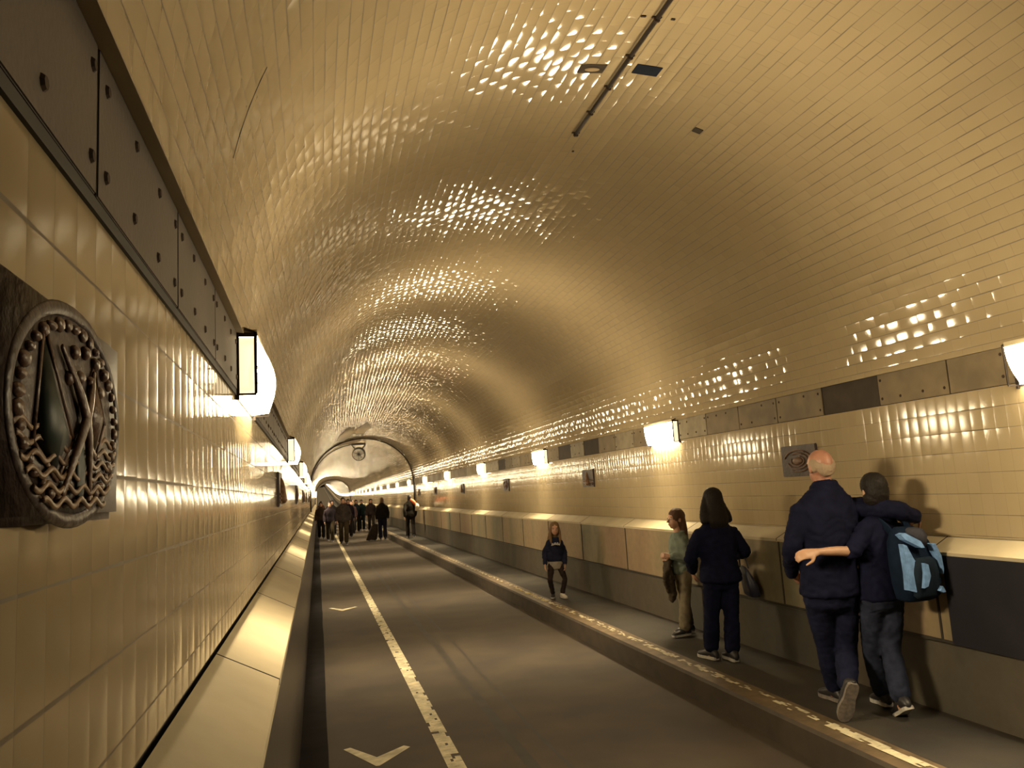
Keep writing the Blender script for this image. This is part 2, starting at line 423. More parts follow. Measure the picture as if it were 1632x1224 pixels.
# ------------------------------------------------------------------ lamps
LS = 5.15; LL = .80
def lamp_meshes(s, lod):
    """s=+1: on the left wall bulging to +x.  local origin: wall plane, start (near) end, z=0 at 2.2"""
    L = LL; p = .078
    g = bmesh.new()
    ny, nz = (10, 7) if lod == 0 else (3, 2)
    z0, z1 = .012, .232
    rows = []
    for i in range(ny+1):
        fy = i/ny; row = []
        for k in range(nz+1):
            fz = k/nz
            b = (.30*math.sin(PI*fy)**.8 + .0)*(math.sin(PI*(fz*.82+.09)))
            x = p+.17*b
            # the glass is drawn in at the far end and rounds under
            y = .012+fy*(L-.03)
            y -= .07*(fy**6)*(1-fz)**2
            z = z0+(z1-z0)*fz - .018*math.sin(PI*fy)*(1-fz)**2
            row.append(g.verts.new((s*x, y, z)))
        rows.append(row)
    fs = []
    for i in range(ny):
        for k in range(nz): fs.append(g.faces.new((rows[i][k], rows[i+1][k], rows[i+1][k+1], rows[i][k+1])))
    wb = [[g.verts.new((s*.006, .012+i/ny*(L-.03), z)) for z in (z0, z1)] for i in range(ny+1)]
    for i in range(ny):
        fs.append(g.faces.new((rows[i][0], wb[i][0], wb[i+1][0], rows[i+1][0])))
        fs.append(g.faces.new((rows[i][-1], rows[i+1][-1], wb[i+1][1], wb[i][1])))
    for f_ in (g.faces.new([*rows[0], wb[0][1], wb[0][0]]), g.faces.new([wb[-1][0], wb[-1][1], *rows[-1][::-1]])):
        fs.append(f_); f_.material_index = 1
    for f_ in fs:        # the drawn-in ends of the shade are frosted like the end panes
        ys_ = [v_.co.y for v_ in f_.verts]
    bmesh.ops.recalc_face_normals(g, faces=fs)
    f = bmesh.new()
    def bar(x0, x1, y0, y1, a, b): 
        bx(f, min(s*x0, s*x1), max(s*x0, s*x1), y0, y1, a, b)
    t = .007
    bar(0, .004, 0, L, .0, .275)              # back plate
    for y in (0, L-.012):
        bar(0, .016, y-.002, y+t+.004, -.012, .285); bar(p-t, p+t*.6, y, y+t, .01, .25); bar(0, p+t*.4, y, y+t, .232, .248); bar(0, p, y, y+t, .004, .012)
    bar(p-t, p, 0, L, .238, .25); bar(0, t, 0, L, .268, .282)
    if lod == 0:
        for y in (0, L-.012):
            vs = [(0, .285), (0, .272), (p, .244), (p, .252)]
            a = [f.verts.new((s*x, y, z)) for x, z in vs]; b = [f.verts.new((s*x, y+t, z)) for x, z in vs]
            q = [f.faces.new(a), f.faces.new(b[::-1])]+[f.faces.new((a[i], b[i], b[(i+1) % 4], a[(i+1) % 4])) for i in range(4)]
            bmesh.ops.recalc_face_normals(f, faces=q)
    h = bmesh.new()
    def hood(x0, x1, y0, y1, a, b): bx(h, min(s*x0, s*x1), max(s*x0, s*x1), y0, y1, a, b, 0, .003)
    hood(.002, p+.006, .008, L-.02, .234, .262)
    m = []   # muntins
    for fz in (.05, .11):
        for y0, y1 in ((.0, .09), (L-.16, L-.06)):
            q = bmesh.new(); m.append(q)
            bx(q, min(s*(p-.004), s*(p+.012)), max(s*(p-.004), s*(p+.012)), y0, y1, fz, fz+.004)
    return g, f, h, m
m_hood = mat('cream_lamp_hood', (.5, .42, .27), .4)
def make_lamp(s, lod):
    g, f, h, m = lamp_meshes(s, lod)
    if lod == 0:
        r = empty('wall_lamp', (0, 0, 0))
        a = obj('glass_shade', g, [m_glass, m_pane], r, True, world=False)
        obj('metal_frame', f, m_iron, r, world=False); obj('hood', h, m_hood, r, world=False)
        for q in m: obj('glazing_bar', q, m_iron, r, world=False)
        return r
    g2 = bpy.data.meshes.new('wall_lamp')
    me = bpy.data.meshes.new('f'); f.to_mesh(me); f.free(); n0 = len(g.faces)
    g.from_mesh(me)
    g.faces.ensure_lookup_table()
    for i in range(n0, len(g.faces)): g.faces[i].material_index = 2
    h.free(); [q.free() for q in m]
    return obj('wall_lamp', g, [m_glass, m_pane, m_iron])
def bare_copy(o):
    c = o.copy(); C.objects.link(c); return c
# area light added at each lamp, shaped strongest across the tunnel, weak along it
ld = bpy.data.lights.new('lamp_beam', 'AREA'); ld.shape = 'RECTANGLE'; ld.size = .20; ld.size_y = .6; ld.energy = 170; ld.color = (1, .81, .50)
ld.use_nodes = True; nt = ld.node_tree; em = nt.nodes['Emission']
gg = nt.nodes.new('ShaderNodeNewGeometry'); sx = nt.nodes.new('ShaderNodeSeparateXYZ'); nt.links.new(gg.outputs['Incoming'], sx.inputs[0])
nt.links.new(math_(nt, 'EXPONENT', math_(nt, 'MULTIPLY', math_(nt, 'POWER', math_(nt, 'ABSOLUTE', sx.outputs[1]), 2.0), -6.0)), em.inputs['Strength'])
def add_beam(parent, s):
    o = bpy.data.objects.new('lamp_beam', ld); C.objects.link(o); o.parent = parent
    o.location = (s*.135, LL/2, .12)
    # area lights shine along their local -Z; turn it towards the tunnel and a little down
    d = V((s, 0, -.35)).normalized(); z = -d; y = V((0, 1, 0)); x = y.cross(z).normalized()
    o.rotation_mode = 'QUATERNION'; o.rotation_quaternion = Matrix((x, y, z)).transposed().to_quaternion()
def copy_tree(o, parent=None):
    c = o.copy(); C.objects.link(c); c.parent = parent
    for ch in o.children:
        if ch.type != 'LIGHT': copy_tree(ch, c)
    return c
nth = ['first', 'second', 'third', 'fourth', 'fifth', 'sixth', 'seventh', 'eighth', 'ninth', 'tenth']
right_labels = {0: 'large lit wall lamp cut by the right edge of the photo', 1: 'lit wall lamp on the right wall above the girl in pale green',
  2: 'lit wall lamp on the right wall above the child in the navy sweatshirt', 3: 'small lit wall lamp, second beyond the one above the child on the right wall'}
for s, x in ((1, XL), (-1, XR)):
    side = 'left' if s > 0 else 'right'
    protoN = protoF = None
    y00 = 3.05 if s > 0 else 2.78
    for n in range(0, 78):
        y = y00+LS*n; near = n < 9
        if near:
            o = protoN = make_lamp(s, 0) if not protoN else None or copy_tree(protoN)
        else:
            o = bare_copy(protoF) if protoF else make_lamp(s, 1)
            if not protoF: protoF = o
        o.location = (x, y, 2.2+zc(y+.3))
        if n < 24: add_beam(o, s)
        if n == 24:
            o.data = o.data.copy(); o.data.materials[0] = m_glass_far; protoF = o
        o.rotation_euler = (0, 0, 0)
        if n < 0: lab = 'lit wall lamp on the %s wall behind the viewer' % side; grp = 'wall lamps behind the viewer on the %s' % side
        elif s < 0 and n in right_labels: lab = right_labels[n]; grp = 'wall lamps along the right wall'
        elif s > 0 and n == 0: lab = 'big nearest lit wall lamp on the left wall beyond the ceramic plaque'; grp = 'wall lamps along the left wall'
        elif n < 9: lab = '%s lit wall lamp counted from the viewer along the %s wall' % (nth[n], side); grp = 'wall lamps along the %s wall' % side
        else: lab = 'tiny distant lit wall lamp in the closely packed far row of the %s wall' % side; grp = 'distant wall lamps of the %s wall' % side
        tag(o, lab, 'lamp', grp)

# ------------------------------------------------------------------ metal band panels
PW = LS/8
def band(side):
    s = 1 if side == 'left' else -1
    x = XL if s > 0 else XR
    y00 = 3.05 if s > 0 else 2.78
    root = tag(empty('trim_14' if s > 0 else 'trim_15', (x, 0, 2.2)), kind='structure')
    rnd = random.Random(3 if s > 0 else 8)
    cache = {}
    k = -6
    while True:
        y = y00-PW*6+PW*k+ (PW*0)
        if y > 36: break
        k += 1
        ph = ((y-y00) % LS)
        if ph < .6 or ph > LS-.02: continue
        dark = (s < 0 and (round((y-y00)/PW) in (3, 12, 14, 21)))
        mm = m_panel_dark if dark else (m_panel2 if rnd.random() < .45 else m_panel)
        if s > 0: mm = m_panelL
        bm = bmesh.new()
        xa, xb = x+s*(-.003 if not dark else -.003), x+s*(.008 if not dark else .001)
        bx(bm, min(xa, xb), max(xa, xb), y+.004, y+PW-.004, 2.226, 2.449, 0, .002)
        nb = 0
        p = obj('metal_panel', bm, mm, root)
        if not dark and y < 20:
            bb = bmesh.new()
            for fy, fz in ((.06, .2), (.06, .8), (.94, .2), (.94, .8), (.36, .22), (.36, .82), (.66, .2), (.66, .8)):
                if s < 0 and rnd.random() < .45: continue
                c = V((xb, y+PW*fy+rnd.uniform(-.01, .01), 2.226+.223*fz))
                ell(bb, c, V((0, .011, 0)), V((0, 0, .011)), V((.006, 0, 0)), 8, 4)
            if len(bb.verts): obj('bolt', bb, m_rust, p)
    # beyond: one continuous strip
    o = sweep('far_panel', [(x+s*.008, 2.226), (x+s*.008, 2.449)], m_panel, kind=None, ys=[36+2*i for i in range(30)]+[95+5*i for i in range(66)], flip=(s > 0), parent=root)
m_panelL = mat('brown_band_panel', (.085, .067, .055), .5, var=.3, vscale=4, bump=.1)
band('left'); band('right')

# dark painted section of the barrier, near right
bm = bmesh.new(); bx(bm, 3.822, 3.838, .5, 4.15, .66, 1.205, 0, .003)
for v in bm.verts:
    if v.co.y > 4: v.co.y += .02*noise.noise(V((0, 0, v.co.z*7)))
tag(obj('barrier_board', bm, mat('navy_painted_board', (.014, .013, .019), .6, spec=.25, var=.3, vscale=5)), 'dark navy board covering the barrier face at the right edge', 'board')

# ------------------------------------------------------------------ vault fittings
def arc_tube(y, r_in, a0, a1, rad, n=60, dy=0):
    bm = bmesh.new(); P = []
    for i in range(n+1):
        a = a0+(a1-a0)*i/n
        P.append(vpt(a, r_in, y+dy*i/n)+V((0, 0, zc(y))))
    return bm, P
def tube(bm, P, rad, n=8, mat=0, ref=V((0, 1, 0))):
    rings = []
    for i, p in enumerate(P):
        d = P[min(i+1, len(P)-1)]-P[max(i-1, 0)]; u, w = frame(d, ref); rings.append((p, u*rad, w*rad))
    loft(bm, rings, n, mat, True, 0)
m_cable = mat('brown_conduit', (.055, .035, .02), .5, var=.3, vscale=10)
for y, lab, r in ((32.6, 'dark conduit hoop around the vault just before the hanging fan', .028), (97.5, 'far dark conduit hoop around the vault near the lowest point of the tunnel', .07)):
    bm, P = arc_tube(y, .03, .02, PI-.02, .02)
    z = zc(y)
    P = [V((XR-.03, y, 1.35+z)), V((XR-.03, y, 2.2+z))]+P+[V((XL+.03, y, 2.2+z)), V((XL+.03, y, 1.35+z))]
    tube(bm, P, r)
    tag(obj('conduit_hoop', bm, m_cable, smooth=True), lab, 'conduit', 'conduit hoops around the vault')
bm, P = arc_tube(35.6, .03, PI/2+.12, PI-.12, .02); tube(bm, P, .022)
tag(obj('fan_cable', bm, m_cable, smooth=True), 'dark cable curving up the left vault to the hanging fan', 'cable')
# short crack joint on the left vault
bm, P = arc_tube(2.28, .0, PI-.20, PI-.37, .001, 12); tube(bm, P, .0022, 6)
obj('lining_crack', bm, m_gap, bpy.data.objects['ceiling'])

# crown rail
r = empty('crown_rail', (1.848, 4.1, 4.26), 'thin dark metal rail with clips along the crown of the near vault', 'rail')
bm = bmesh.new(); tube(bm, [V((1.848, y, 4.262)) for y in (2.2, 3, 3.8, 4.5, 4.88)], .0125, 10)
obj('rail_tube', bm, m_iron, r, True)
for y in (3.5, 3.87, 4.22, 4.55, 4.86):
    bm = bmesh.new(); bx(bm, 1.82, 1.876, y-.007, y+.007, 4.268, 4.276); bx(bm, 1.832, 1.864, y-.009, y+.009, 4.245, 4.272, 0, .003)
    obj('rail_clip', bm, m_rust, r)
def plate(name, x, y, w, h, m, lab, cat, group=None, extra=None):
    a = math.acos((x-CX)/EA); nrm = -V((math.cos(a)/EA, 0, math.sin(a)/EB)).normalized(); u = V((-nrm.z, 0, nrm.x))
    c = vpt(a, 0, y)
    bm = bmesh.new(); q = []
    for d in (-.003, .007):
        for sx, sy in ((-1, -1), (1, -1), (1, 1), (-1, 1)):
            q.append(bm.verts.new(c+u*(sx*w/2)+V((0, sy*h/2, 0))+nrm*d))
    for i in ((0,1,2,3),(7,6,5,4),(0,4,5,1),(1,5,6,2),(2,6,7,3),(3,7,4,0)): bm.faces.new([q[k] for k in i])
    bmesh.ops.recalc_face_normals(bm, faces=bm.faces)
    if extra:
        es = [e for e in bm.edges]; bmesh.ops.bevel(bm, geom=es, offset=.002, segments=1, affect='EDGES')
    return tag(obj(name, bm, m), lab, cat, group), c, u, nrm
m_blue = mat('blue_grey_plate', (.010, .014, .028), .7, spec=.15, var=.3, vscale=20)
m_brown = mat('brown_plate', (.045, .03, .018), .7, var=.5, vscale=20)
o, c, u, nrm = plate('ceiling_plate', 1.668, 4.03, .165, .092, m_brown, 'dark brown rectangular plate with pale oval just left of the crown rail', 'plate', None, 1)
bm = bmesh.new(); ell(bm, c+nrm*.009, u*.05, V((0, .02, 0)), nrm*.005, 16, 5)
obj('oval_cover', bm, mat('tan_cover', (.3, .22, .12), .5), o)
plate('ceiling_plate', 2.015, 4.0, .165, .098, m_blue, 'blue-grey rectangular plate just right of the crown rail', 'plate', None, 1)
plate('ceiling_box', 2.60, 4.49, .062, .055, m_brown, 'small square rusty cover on the vault right of the two ceiling plates', 'cover', None, 1)
plate('ceiling_hook', 1.925, 5.15, .014, .014, m_rust, 'tiny dark hook stub beyond the far end of the crown rail', 'hook')
plate('ceiling_hook', 1.77, 3.5, .028, .012, m_rust, 'small rusty stub left of the rail near the top edge', 'hook')
plate('ceiling_hook', 1.945, 3.5, .022, .012, m_rust, 'small rusty stub right of the rail near the top edge', 'hook')

# hanging fan
fx, fy, fz = 1.90, 36.1, 3.80
m_fan = mat('sooty_fan_metal', (.035, .028, .02), .7)
fan = empty('hanging_fan', (fx, fy, fz), 'round dark caged fan hanging from the crown of the vault', 'fan')
bm = bmesh.new(); R = .31
rings = [(V((fx, fy+y, fz)), V((r_, 0, 0)), V((0, 0, r_))) for y, r_ in ((-.16, R), (-.16, R-.03), (.3, R-.05), (.3, R-.02), (-.16, R))]
loft(bm, rings, 28, 0, False); obj('fan_housing', bm, m_fan, fan, True)
bm = bmesh.new()
for k in range(7):
    a = 2*PI*k/7
    d = V((math.cos(a), 0, math.sin(a))); t = V((-math.sin(a), 0, math.cos(a)))
    limb(bm, [V((fx, fy, fz))+d*.07, V((fx, fy, fz))+d*.18+t*.02, V((fx, fy, fz))+d*.255+t*.04], [(.01, .03), (.01, .05), (.01, .06)], ref=V((0, 1, 0)), dome=0)
obj('fan_blades', bm, mat('grey_fan_blade', (.10, .08, .05), .5), fan, True)
bm = bmesh.new()
ell(bm, V((fx, fy-.1, fz)), V((.08, 0, 0)), V((0, 0, .08)), V((0, .09, 0)))
obj('fan_motor', bm, m_iron, fan, True)
bm = bmesh.new()
for k in range(8):
    a = PI*k/8; d = V((math.cos(a), 0, math.sin(a)))*R
    tube(bm, [V((fx, fy-.17, fz))-d, V((fx, fy-.17, fz))+d], .007, 6)
for rr in (.12, .21):
    tube(bm, [V((fx+rr*math.cos(2*PI*i/24), fy-.172, fz+rr*math.sin(2*PI*i/24))) for i in range(25)], .006, 6)
obj('fan_guard', bm, m_fan, fan)
for sx in (-1, 1):
    bm = bmesh.new()
    limb(bm, [V((fx+sx*.16, fy, fz+.25)), V((fx+sx*.27, fy, fz+.38)), V((fx+sx*.30, fy, fz+.455))], [.025, .03, .035]); obj('fan_bracket', bm, m_iron, fan, True)
bm = bmesh.new(); bx(bm, fx-.33, fx+.33, fy-.1, fy+.12, fz+.43, fz+.475, 0, .01); obj('mounting_plate', bm, m_iron, fan)
# soot-stained grille left of the crown
def curved_plate(y0, y1, a0, a1, off=.006):
    """irregular stain outline lying on the vault"""
    bm = bmesh.new(); n = 40; ring = []
    ym, am = (y0+y1)/2, (a0+a1)/2
    for k in range(n):
        t = 2*PI*k/n; w_ = 1+.45*noise.noise(V((math.cos(t)*2.5+y0, math.sin(t)*2.5, a0)))
        ring.append((ym+(y1-y0)/2*math.cos(t)*w_, am+(a1-a0)/2*math.sin(t)*w_))
    def pt(y, a): return vpt(a, off, y)
    prev = None
    c = bm.verts.new(pt(ym, am))
    for f_ in (.33, .66, 1.0):
        cur = [bm.verts.new(pt(ym+(y-ym)*f_, am+(a-am)*f_)) for y, a in ring]
        for k in range(n):
            if prev: bm.faces.new((prev[k], prev[(k+1) % n], cur[(k+1) % n], cur[k]))
            else: bm.faces.new((c, cur[(k+1) % n], cur[k]))
        prev = cur
    bmesh.ops.recalc_face_normals(bm, faces=bm.faces)
    for f in bm.faces:
        if f.normal.z > 0: f.normal_flip()
    return bm
m_soot = mat('sooty_tile', (.30, .23, .13), .3, var=.35, vscale=3)
m_soot2 = mat('dark_soot', (.17, .12, .07), .5, var=.5, vscale=5)
ce = bpy.data.objects['ceiling']
obj('soot_stain', curved_plate(26.2, 32.0, 1.80, 2.10), m_soot, ce)
obj('soot_stain', curved_plate(32.9, 35.2, 1.55, 2.0, .007), m_soot2, ce)
obj('soot_stain', curved_plate(26.0, 30.5, 1.55, 1.78, .007), m_soot, ce)

# ------------------------------------------------------------------ ceramic relief plaques
m_cer = mat('glazed_dark_clay', (.060, .038, .036), .42, var=.45, vscale=14, bump=.35, bscale=45)
m_cer2 = mat('glazed_brown_relief', (.17, .095, .055), .38, var=.6, vscale=25, var_col=(.08, .04, .03), bump=.3, bscale=60)
m_teal = mat('glazed_teal_relief', (.012, .035, .036), .5, var=.4, vscale=20)
m_wave = mat('glazed_wave_relief', (.28, .17, .085), .36, var=.6, vscale=30, var_col=(.12, .06, .035))
def relief(name, bm, m, parent):
    x0 = parent.location.x; s_ = 1 if x0 < 1 else -1; x1 = x0+s_*.020
    for v in bm.verts: v.co.x = x1+(v.co.x-x1)*.5
    return obj(name, bm, m, parent, True)
def plaque(s, x, y0, lab, grp, n=0, full=True):
    """a ceramic relief, .5 wide along the wall and .27 tall"""
    z0 = 1.783; W_, H_ = .46, .243
    r = empty('relief_plaque', (x, y0, z0), lab, 'plaque', grp)
    bm = bmesh.new(); xa, xb = x-s*.004, x+s*.022
    bx(bm, min(xa, xb), max(xa, xb), y0, y0+W_, z0, z0+H_, 0, .009)
    obj('plaque_slab', bm, m_cer, r, True)
    cy, cz = y0+.25, z0+.121
    X = lambda d: x+s*(.022+d)
    bm = bmesh.new(); ell(bm, V((X(-.004), cy, cz)), V((0, .192, 0)), V((0, 0, .114)), V((.012, 0, 0)), 40, 6); relief('medallion', bm, m_cer, r)
    bm = bmesh.new()
    tube(bm, [V((X(.0), cy+.198*math.cos(2*PI*i/48), cz+.119*math.sin(2*PI*i/48))) for i in range(49)], .009, 8, ref=V((1, 0, 0)))
    relief('oval_rim', bm, m_cer, r)
    if n == 0:
        # two tall pointed sails
        for (yt, zt, ya, yb, zb, lean) in ((-.11, .085, -.135, -.005, -.075, .0), (.075, .075, .025, .125, -.045, .0)):
            bm = bmesh.new()
            pts = [(yt, zt), (yb, zb+.045), ((ya+yb)/2+.01, zb), (ya, zb+.035)]
            top = [bm.verts.new((X(.001), cy+a, cz+b)) for a, b in pts]
            my = sum(a for a, b in pts)/4; mz = sum(b for a, b in pts)/4
            mid = bm.verts.new((X(.028), cy+my, cz+mz))
            for i in range(4): bm.faces.new((top[i], top[(i+1) % 4], mid))
            bm.faces.new(top[::-1])
            bmesh.ops.recalc_face_normals(bm, faces=bm.faces)
            relief('sail', bm, m_teal if yt < 0 else m_cer2, r)
            bm = bmesh.new()
            for i in range(4):
                a, b = pts[i], pts[(i+1) % 4]
                tube(bm, [V((X(.006), cy+a[0], cz+a[1])), V((X(.006), cy+b[0], cz+b[1]))], .004, 6)
            relief('sail_edge', bm, m_cer2, r)
        bm = bmesh.new()
        limb(bm, [V((X(.012), cy-.06, cz+.07)), V((X(.02), cy+.02, cz-.0)), V((X(.012), cy+.05, cz-.085))], [.004, .009, .005])
        limb(bm, [V((X(.012), cy+.065, cz+.06)), V((X(.02), cy+.022, cz-.0)), V((X(.012), cy-.05, cz-.09))], [.004, .009, .005])
        relief('crossed_spar', bm, m_cer2, r)
        # fish tail below the spars
        bm = bmesh.new(); ell(bm, V((X(.006), cy+.02, cz-.065)), V((0, .016, .0)), V((.010, 0, 0)), V((0, 0, .036)))
        relief('tail', bm, m_teal, r)
    bm = bmesh.new()
    for k in range(6):
        zz = cz-.022-.0155*k
        half = .19*math.sqrt(max(0, 1-((zz-cz)/.125)**2))
        P = []
        for i in range(110):
            yy = -half+2*half*i/109
            P.append(V((X(.004+.002*k % 3), cy+yy, zz+.0042*math.sin(yy*105+k*1.3))))
        tube(bm, P, .0036, 6, ref=V((1, 0, 0)))
    relief('wave_ridge', bm, m_wave, r)
    bm = bmesh.new(); rnd = random.Random(4+n)
    for i in range(38):
        a = 2*PI*i/38+.1
        rr = 1
        c = V((X(.003), cy+.175*math.cos(a), cz+.101*math.sin(a)))
        ell(bm, c, V((0, .007+rnd.random()*.008, 0)), V((0, 0, .005+rnd.random()*.005)), V((.012, 0, 0)), 10, 5)
    relief('shell_border', bm, m_cer2, r)
    bm = bmesh.new()
    for i in range(0):
        c = V((X(.006), cy-.04+.021*i, cz+(.084 if i % 2 else .052)-.0035*abs(i-3)))
        ell(bm, c, V((0, .014, 0)), V((0, 0, .009)), V((.010, 0, 0)), 10, 5)
    bm.free()
    for i in range(8):
        bm = bmesh.new(); c = V((X(.006), cy-.03+.021*i, cz+(.080 if i % 2 else .05)-.0035*abs(i-3)))
        ell(bm, c, V((0, .012, 0)), V((0, 0, .009)), V((.014, 0, 0)), 10, 5); relief('scroll_lump', bm, m_cer2, r)
    return r
plaque(1, XL, .728, 'large dark ceramic relief plaque with oval rim, sails and waves on left wall', 'ceramic relief plaques', 0)
def small_plaque(s, x, y0, lab, k):
    z0 = 1.745 if s < 0 else 1.76
    r = empty('relief_plaque', (x, y0, z0), lab, 'plaque', 'ceramic relief plaques')
    bm = bmesh.new(); xa, xb = x-s*.004, x+s*.02
    bx(bm, min(xa, xb), max(xa, xb), y0, y0+.49, z0, z0+.265, 0, .006)
    obj('plaque_slab', bm, m_cer, r)
    X = x+s*.024
    bm = bmesh.new(); rnd = random.Random(k*7)
    if k % 2 == 0:      # a low swirl
        for q in range(3):
            P = [V((X, y0+.25+(.19-.05*q)*math.cos(t), z0+.13+(.09-.025*q)*math.sin(t))) for t in [.3+q*.8+i*.14 for i in range(36)]]
            tube(bm, P, .008, 6)
        ell(bm, V((X, y0+.25, z0+.13)), V((0, .07, 0)), V((0, 0, .035)), V((.02, 0, 0)))
    else:               # a standing pale figure-like wedge with waves
        limb(bm, [V((X, y0+.22, z0+.05)), V((X, y0+.25, z0+.15)), V((X, y0+.27, z0+.22))], [.045, .03, .008])
        for q in range(3):
            tube(bm, [V((X, y0+.04+i*.02, z0+.035+.03*q+.006*math.sin(i*1.3+q))) for i in range(21)], .006, 6)
    obj('relief_figure', bm, m_cer2 if k % 2 == 0 else m_wave, r, True)
    return r
for n in range(1, 7):
    small_plaque(1, XL, .815+LS*n+.05, ['', 'small dark relief plaque on the left wall beyond the nearest lamp', 'tiny dark relief plaque on the left wall, second beyond the nearest lamp',
        'tiny dark relief plaque on the left wall, third beyond the nearest lamp', 'sliver of relief plaque far along the left wall before the crowd', 'sliver of relief plaque far along the left wall beside the crowd', 'farthest visible relief plaque sliver on the left wall'][n], n)
for n, (y0, lab) in enumerate(((5.50, 'dark relief plaque on right wall beside the bald man\'s head'), (10.80, 'relief plaque with pale figure on right wall between two lamps near the child'),
        (16.05, 'small relief plaque on the right wall left of the one by the child'), (21.3, 'tiny relief plaque, third along the right wall'), (26.5, 'tiny relief plaque, fourth along the right wall'), (31.0, 'tiny relief plaque on the right wall above the walker with orange bundle'))):
    small_plaque(-1, XR, y0, lab, n)

# ------------------------------------------------------------------ people
def cloth(name, col, rough=.85, var=.35, vs=14):
    return mat(name, col, rough, var=var, vscale=vs, bump=.25, bscale=220, spec=.1)
m_skin = mat('skin', (.42, .23, .145), .5, var=.15, vscale=25)
m_skin_red = mat('ruddy_skin', (.40, .19, .125), .45, var=.2, vscale=25)
m_eye = mat('eye', (.02, .015, .012), .15); m_eyew = mat('eye_white', (.7, .66, .6), .2); m_lip = mat('lips', (.35, .12, .09), .5)
def hairmat(name, col):
    m = mat(name, col, .6, spec=.2); nt = m.node_tree; N = nt.nodes; L = nt.links
    g = N.new('ShaderNodeNewGeometry'); mp = N.new('ShaderNodeMapping'); mp.inputs['Scale'].default_value = (90, 90, 8)
    L.new(g.outputs['Position'], mp.inputs[0]); n = N.new('ShaderNodeTexNoise'); n.inputs['Scale'].default_value = 1.5; n.inputs['Detail'].default_value = 3
    L.new(mp.outputs[0], n.inputs['Vector']); b = N.new('ShaderNodeBump'); b.inputs['Strength'].default_value = .7; b.inputs['Distance'].default_value = .006
    L.new(n.outputs[0], b.inputs['Height']); L.new(b.outputs[0], N['Principled BSDF'].inputs['Normal']); return m
m_hblack = hairmat('black_hair', (.012, .009, .008)); m_hbrown = hairmat('brown_hair', (.07, .035, .018)); m_hgrey = hairmat('grey_hair', (.30, .22, .15)); m_hfair = hairmat('fair_brown_hair', (.13, .075, .035))
m_shoe = mat('dark_shoe', (.018, .016, .018), .5); m_sole = mat('pale_sole', (.45, .42, .38), .6, var=.3, vscale=40); m_gsole = mat('grey_sole', (.20, .17, .15), .6, var=.4, vscale=50); m_wshoe = mat('white_shoe', (.5, .44, .36), .6)

def hand(bm, wrist, d, nrm, s=1, curl=.5, thumb=1, spread=.0):
    """palm, four fingers of unequal length with knuckle bends, and a thumb leaving the side of the palm"""
    d = d.normalized(); nrm = (nrm-d*nrm.dot(d)).normalized(); side = d.cross(nrm).normalized()*thumb
    w = wrist
    loft(bm, [(w-d*.02*s, side*.026*s, nrm*.019*s), (w+d*.02*s, side*.034*s, nrm*.017*s), (w+d*.055*s, side*.041*s, nrm*.015*s), (w+d*.09*s, side*.040*s, nrm*.013*s)], 12)
    for off, ln in ((.029, .070), (.010, .080), (-.010, .075), (-.028, .058)):
        p = w+d*.088*s+side*off*s; q = d.copy(); P = [p]
        for k, f in enumerate((.45, .32, .26)):
            ang = curl*(.55+.5*k)
            q = (d*math.cos(ang)+nrm*math.sin(ang)).normalized() if k == 0 else (q*math.cos(curl*.9)+q.cross(side*thumb)*(-math.sin(curl*.9)) if False else (q*math.cos(curl*.8)+(nrm*d.dot(q)-d*nrm.dot(q))*math.sin(curl*.8))).normalized()
            P.append(P[-1]+q*ln*f*s+side*spread*off*s)
        limb(bm, P, [.0098*s, .0092*s, .0085*s, .0072*s], 8, sub=3)
    b = w+d*.028*s+side*.03*s
    t = (d*.6+side*.75+nrm*.3).normalized(); e = (d*.9+side*.25+nrm*.45).normalized()
    limb(bm, [b, b+t*.032*s, b+t*.032*s+e*.03*s, b+t*.032*s+e*.052*s], [.0125*s, .0115*s, .0100*s, .0080*s], 8, sub=3)

def shoe(A, fwd, up, s, m, ms, parent, vox=None):
    fwd = fwd.normalized(); up = (up-fwd*up.dot(fwd)).normalized(); sd = fwd.cross(up)
    g = A-up*.075*s   # ground point under the ankle
    bm = bmesh.new(); R = []
    for t, w, h in ((-.075, .028, .03), (-.055, .037, .045), (0, .038, .052), (.045, .042, .040), (.095, .047, .030), (.14, .045, .025), (.175, .034, .020), (.19, .02, .014)):
        R.append((g+fwd*t*s+up*(h+.012)*s, sd*w*s, up*h*s))
    loft(bm, R, 14)
    loft(bm, [(A-up*.03*s, sd*.036*s, fwd*.045*s), (A+up*.03*s, sd*.037*s, fwd*.043*s)], 14, dome=.1)
    o = obj('shoe', bm, m, parent, True)
    bm = bmesh.new(); R = []
    n = 24; ring = []
    for t, w in ((-.08, .02), (-.07, .032), (-.03, .038), (.03, .036), (.10, .049), (.15, .046), (.185, .03), (.198, .012)):
        ring.append((t, w))
    out = [g+fwd*t*s+sd*w*s for t, w in ring]+[g+fwd*t*s-sd*w*s for t, w in ring[::-1]]
    a = [bm.verts.new(p) for p in out]; b = [bm.verts.new(p+up*.024*s) for p in out]
    fs = [bm.faces.new(a), bm.faces.new(b[::-1])]+[bm.faces.new((a[i], b[i], b[(i+1) % len(a)], a[(i+1) % len(a)])) for i in range(len(a))]
    bmesh.ops.recalc_face_normals(bm, faces=fs)
    obj('sole', bm, ms, o)
    return o

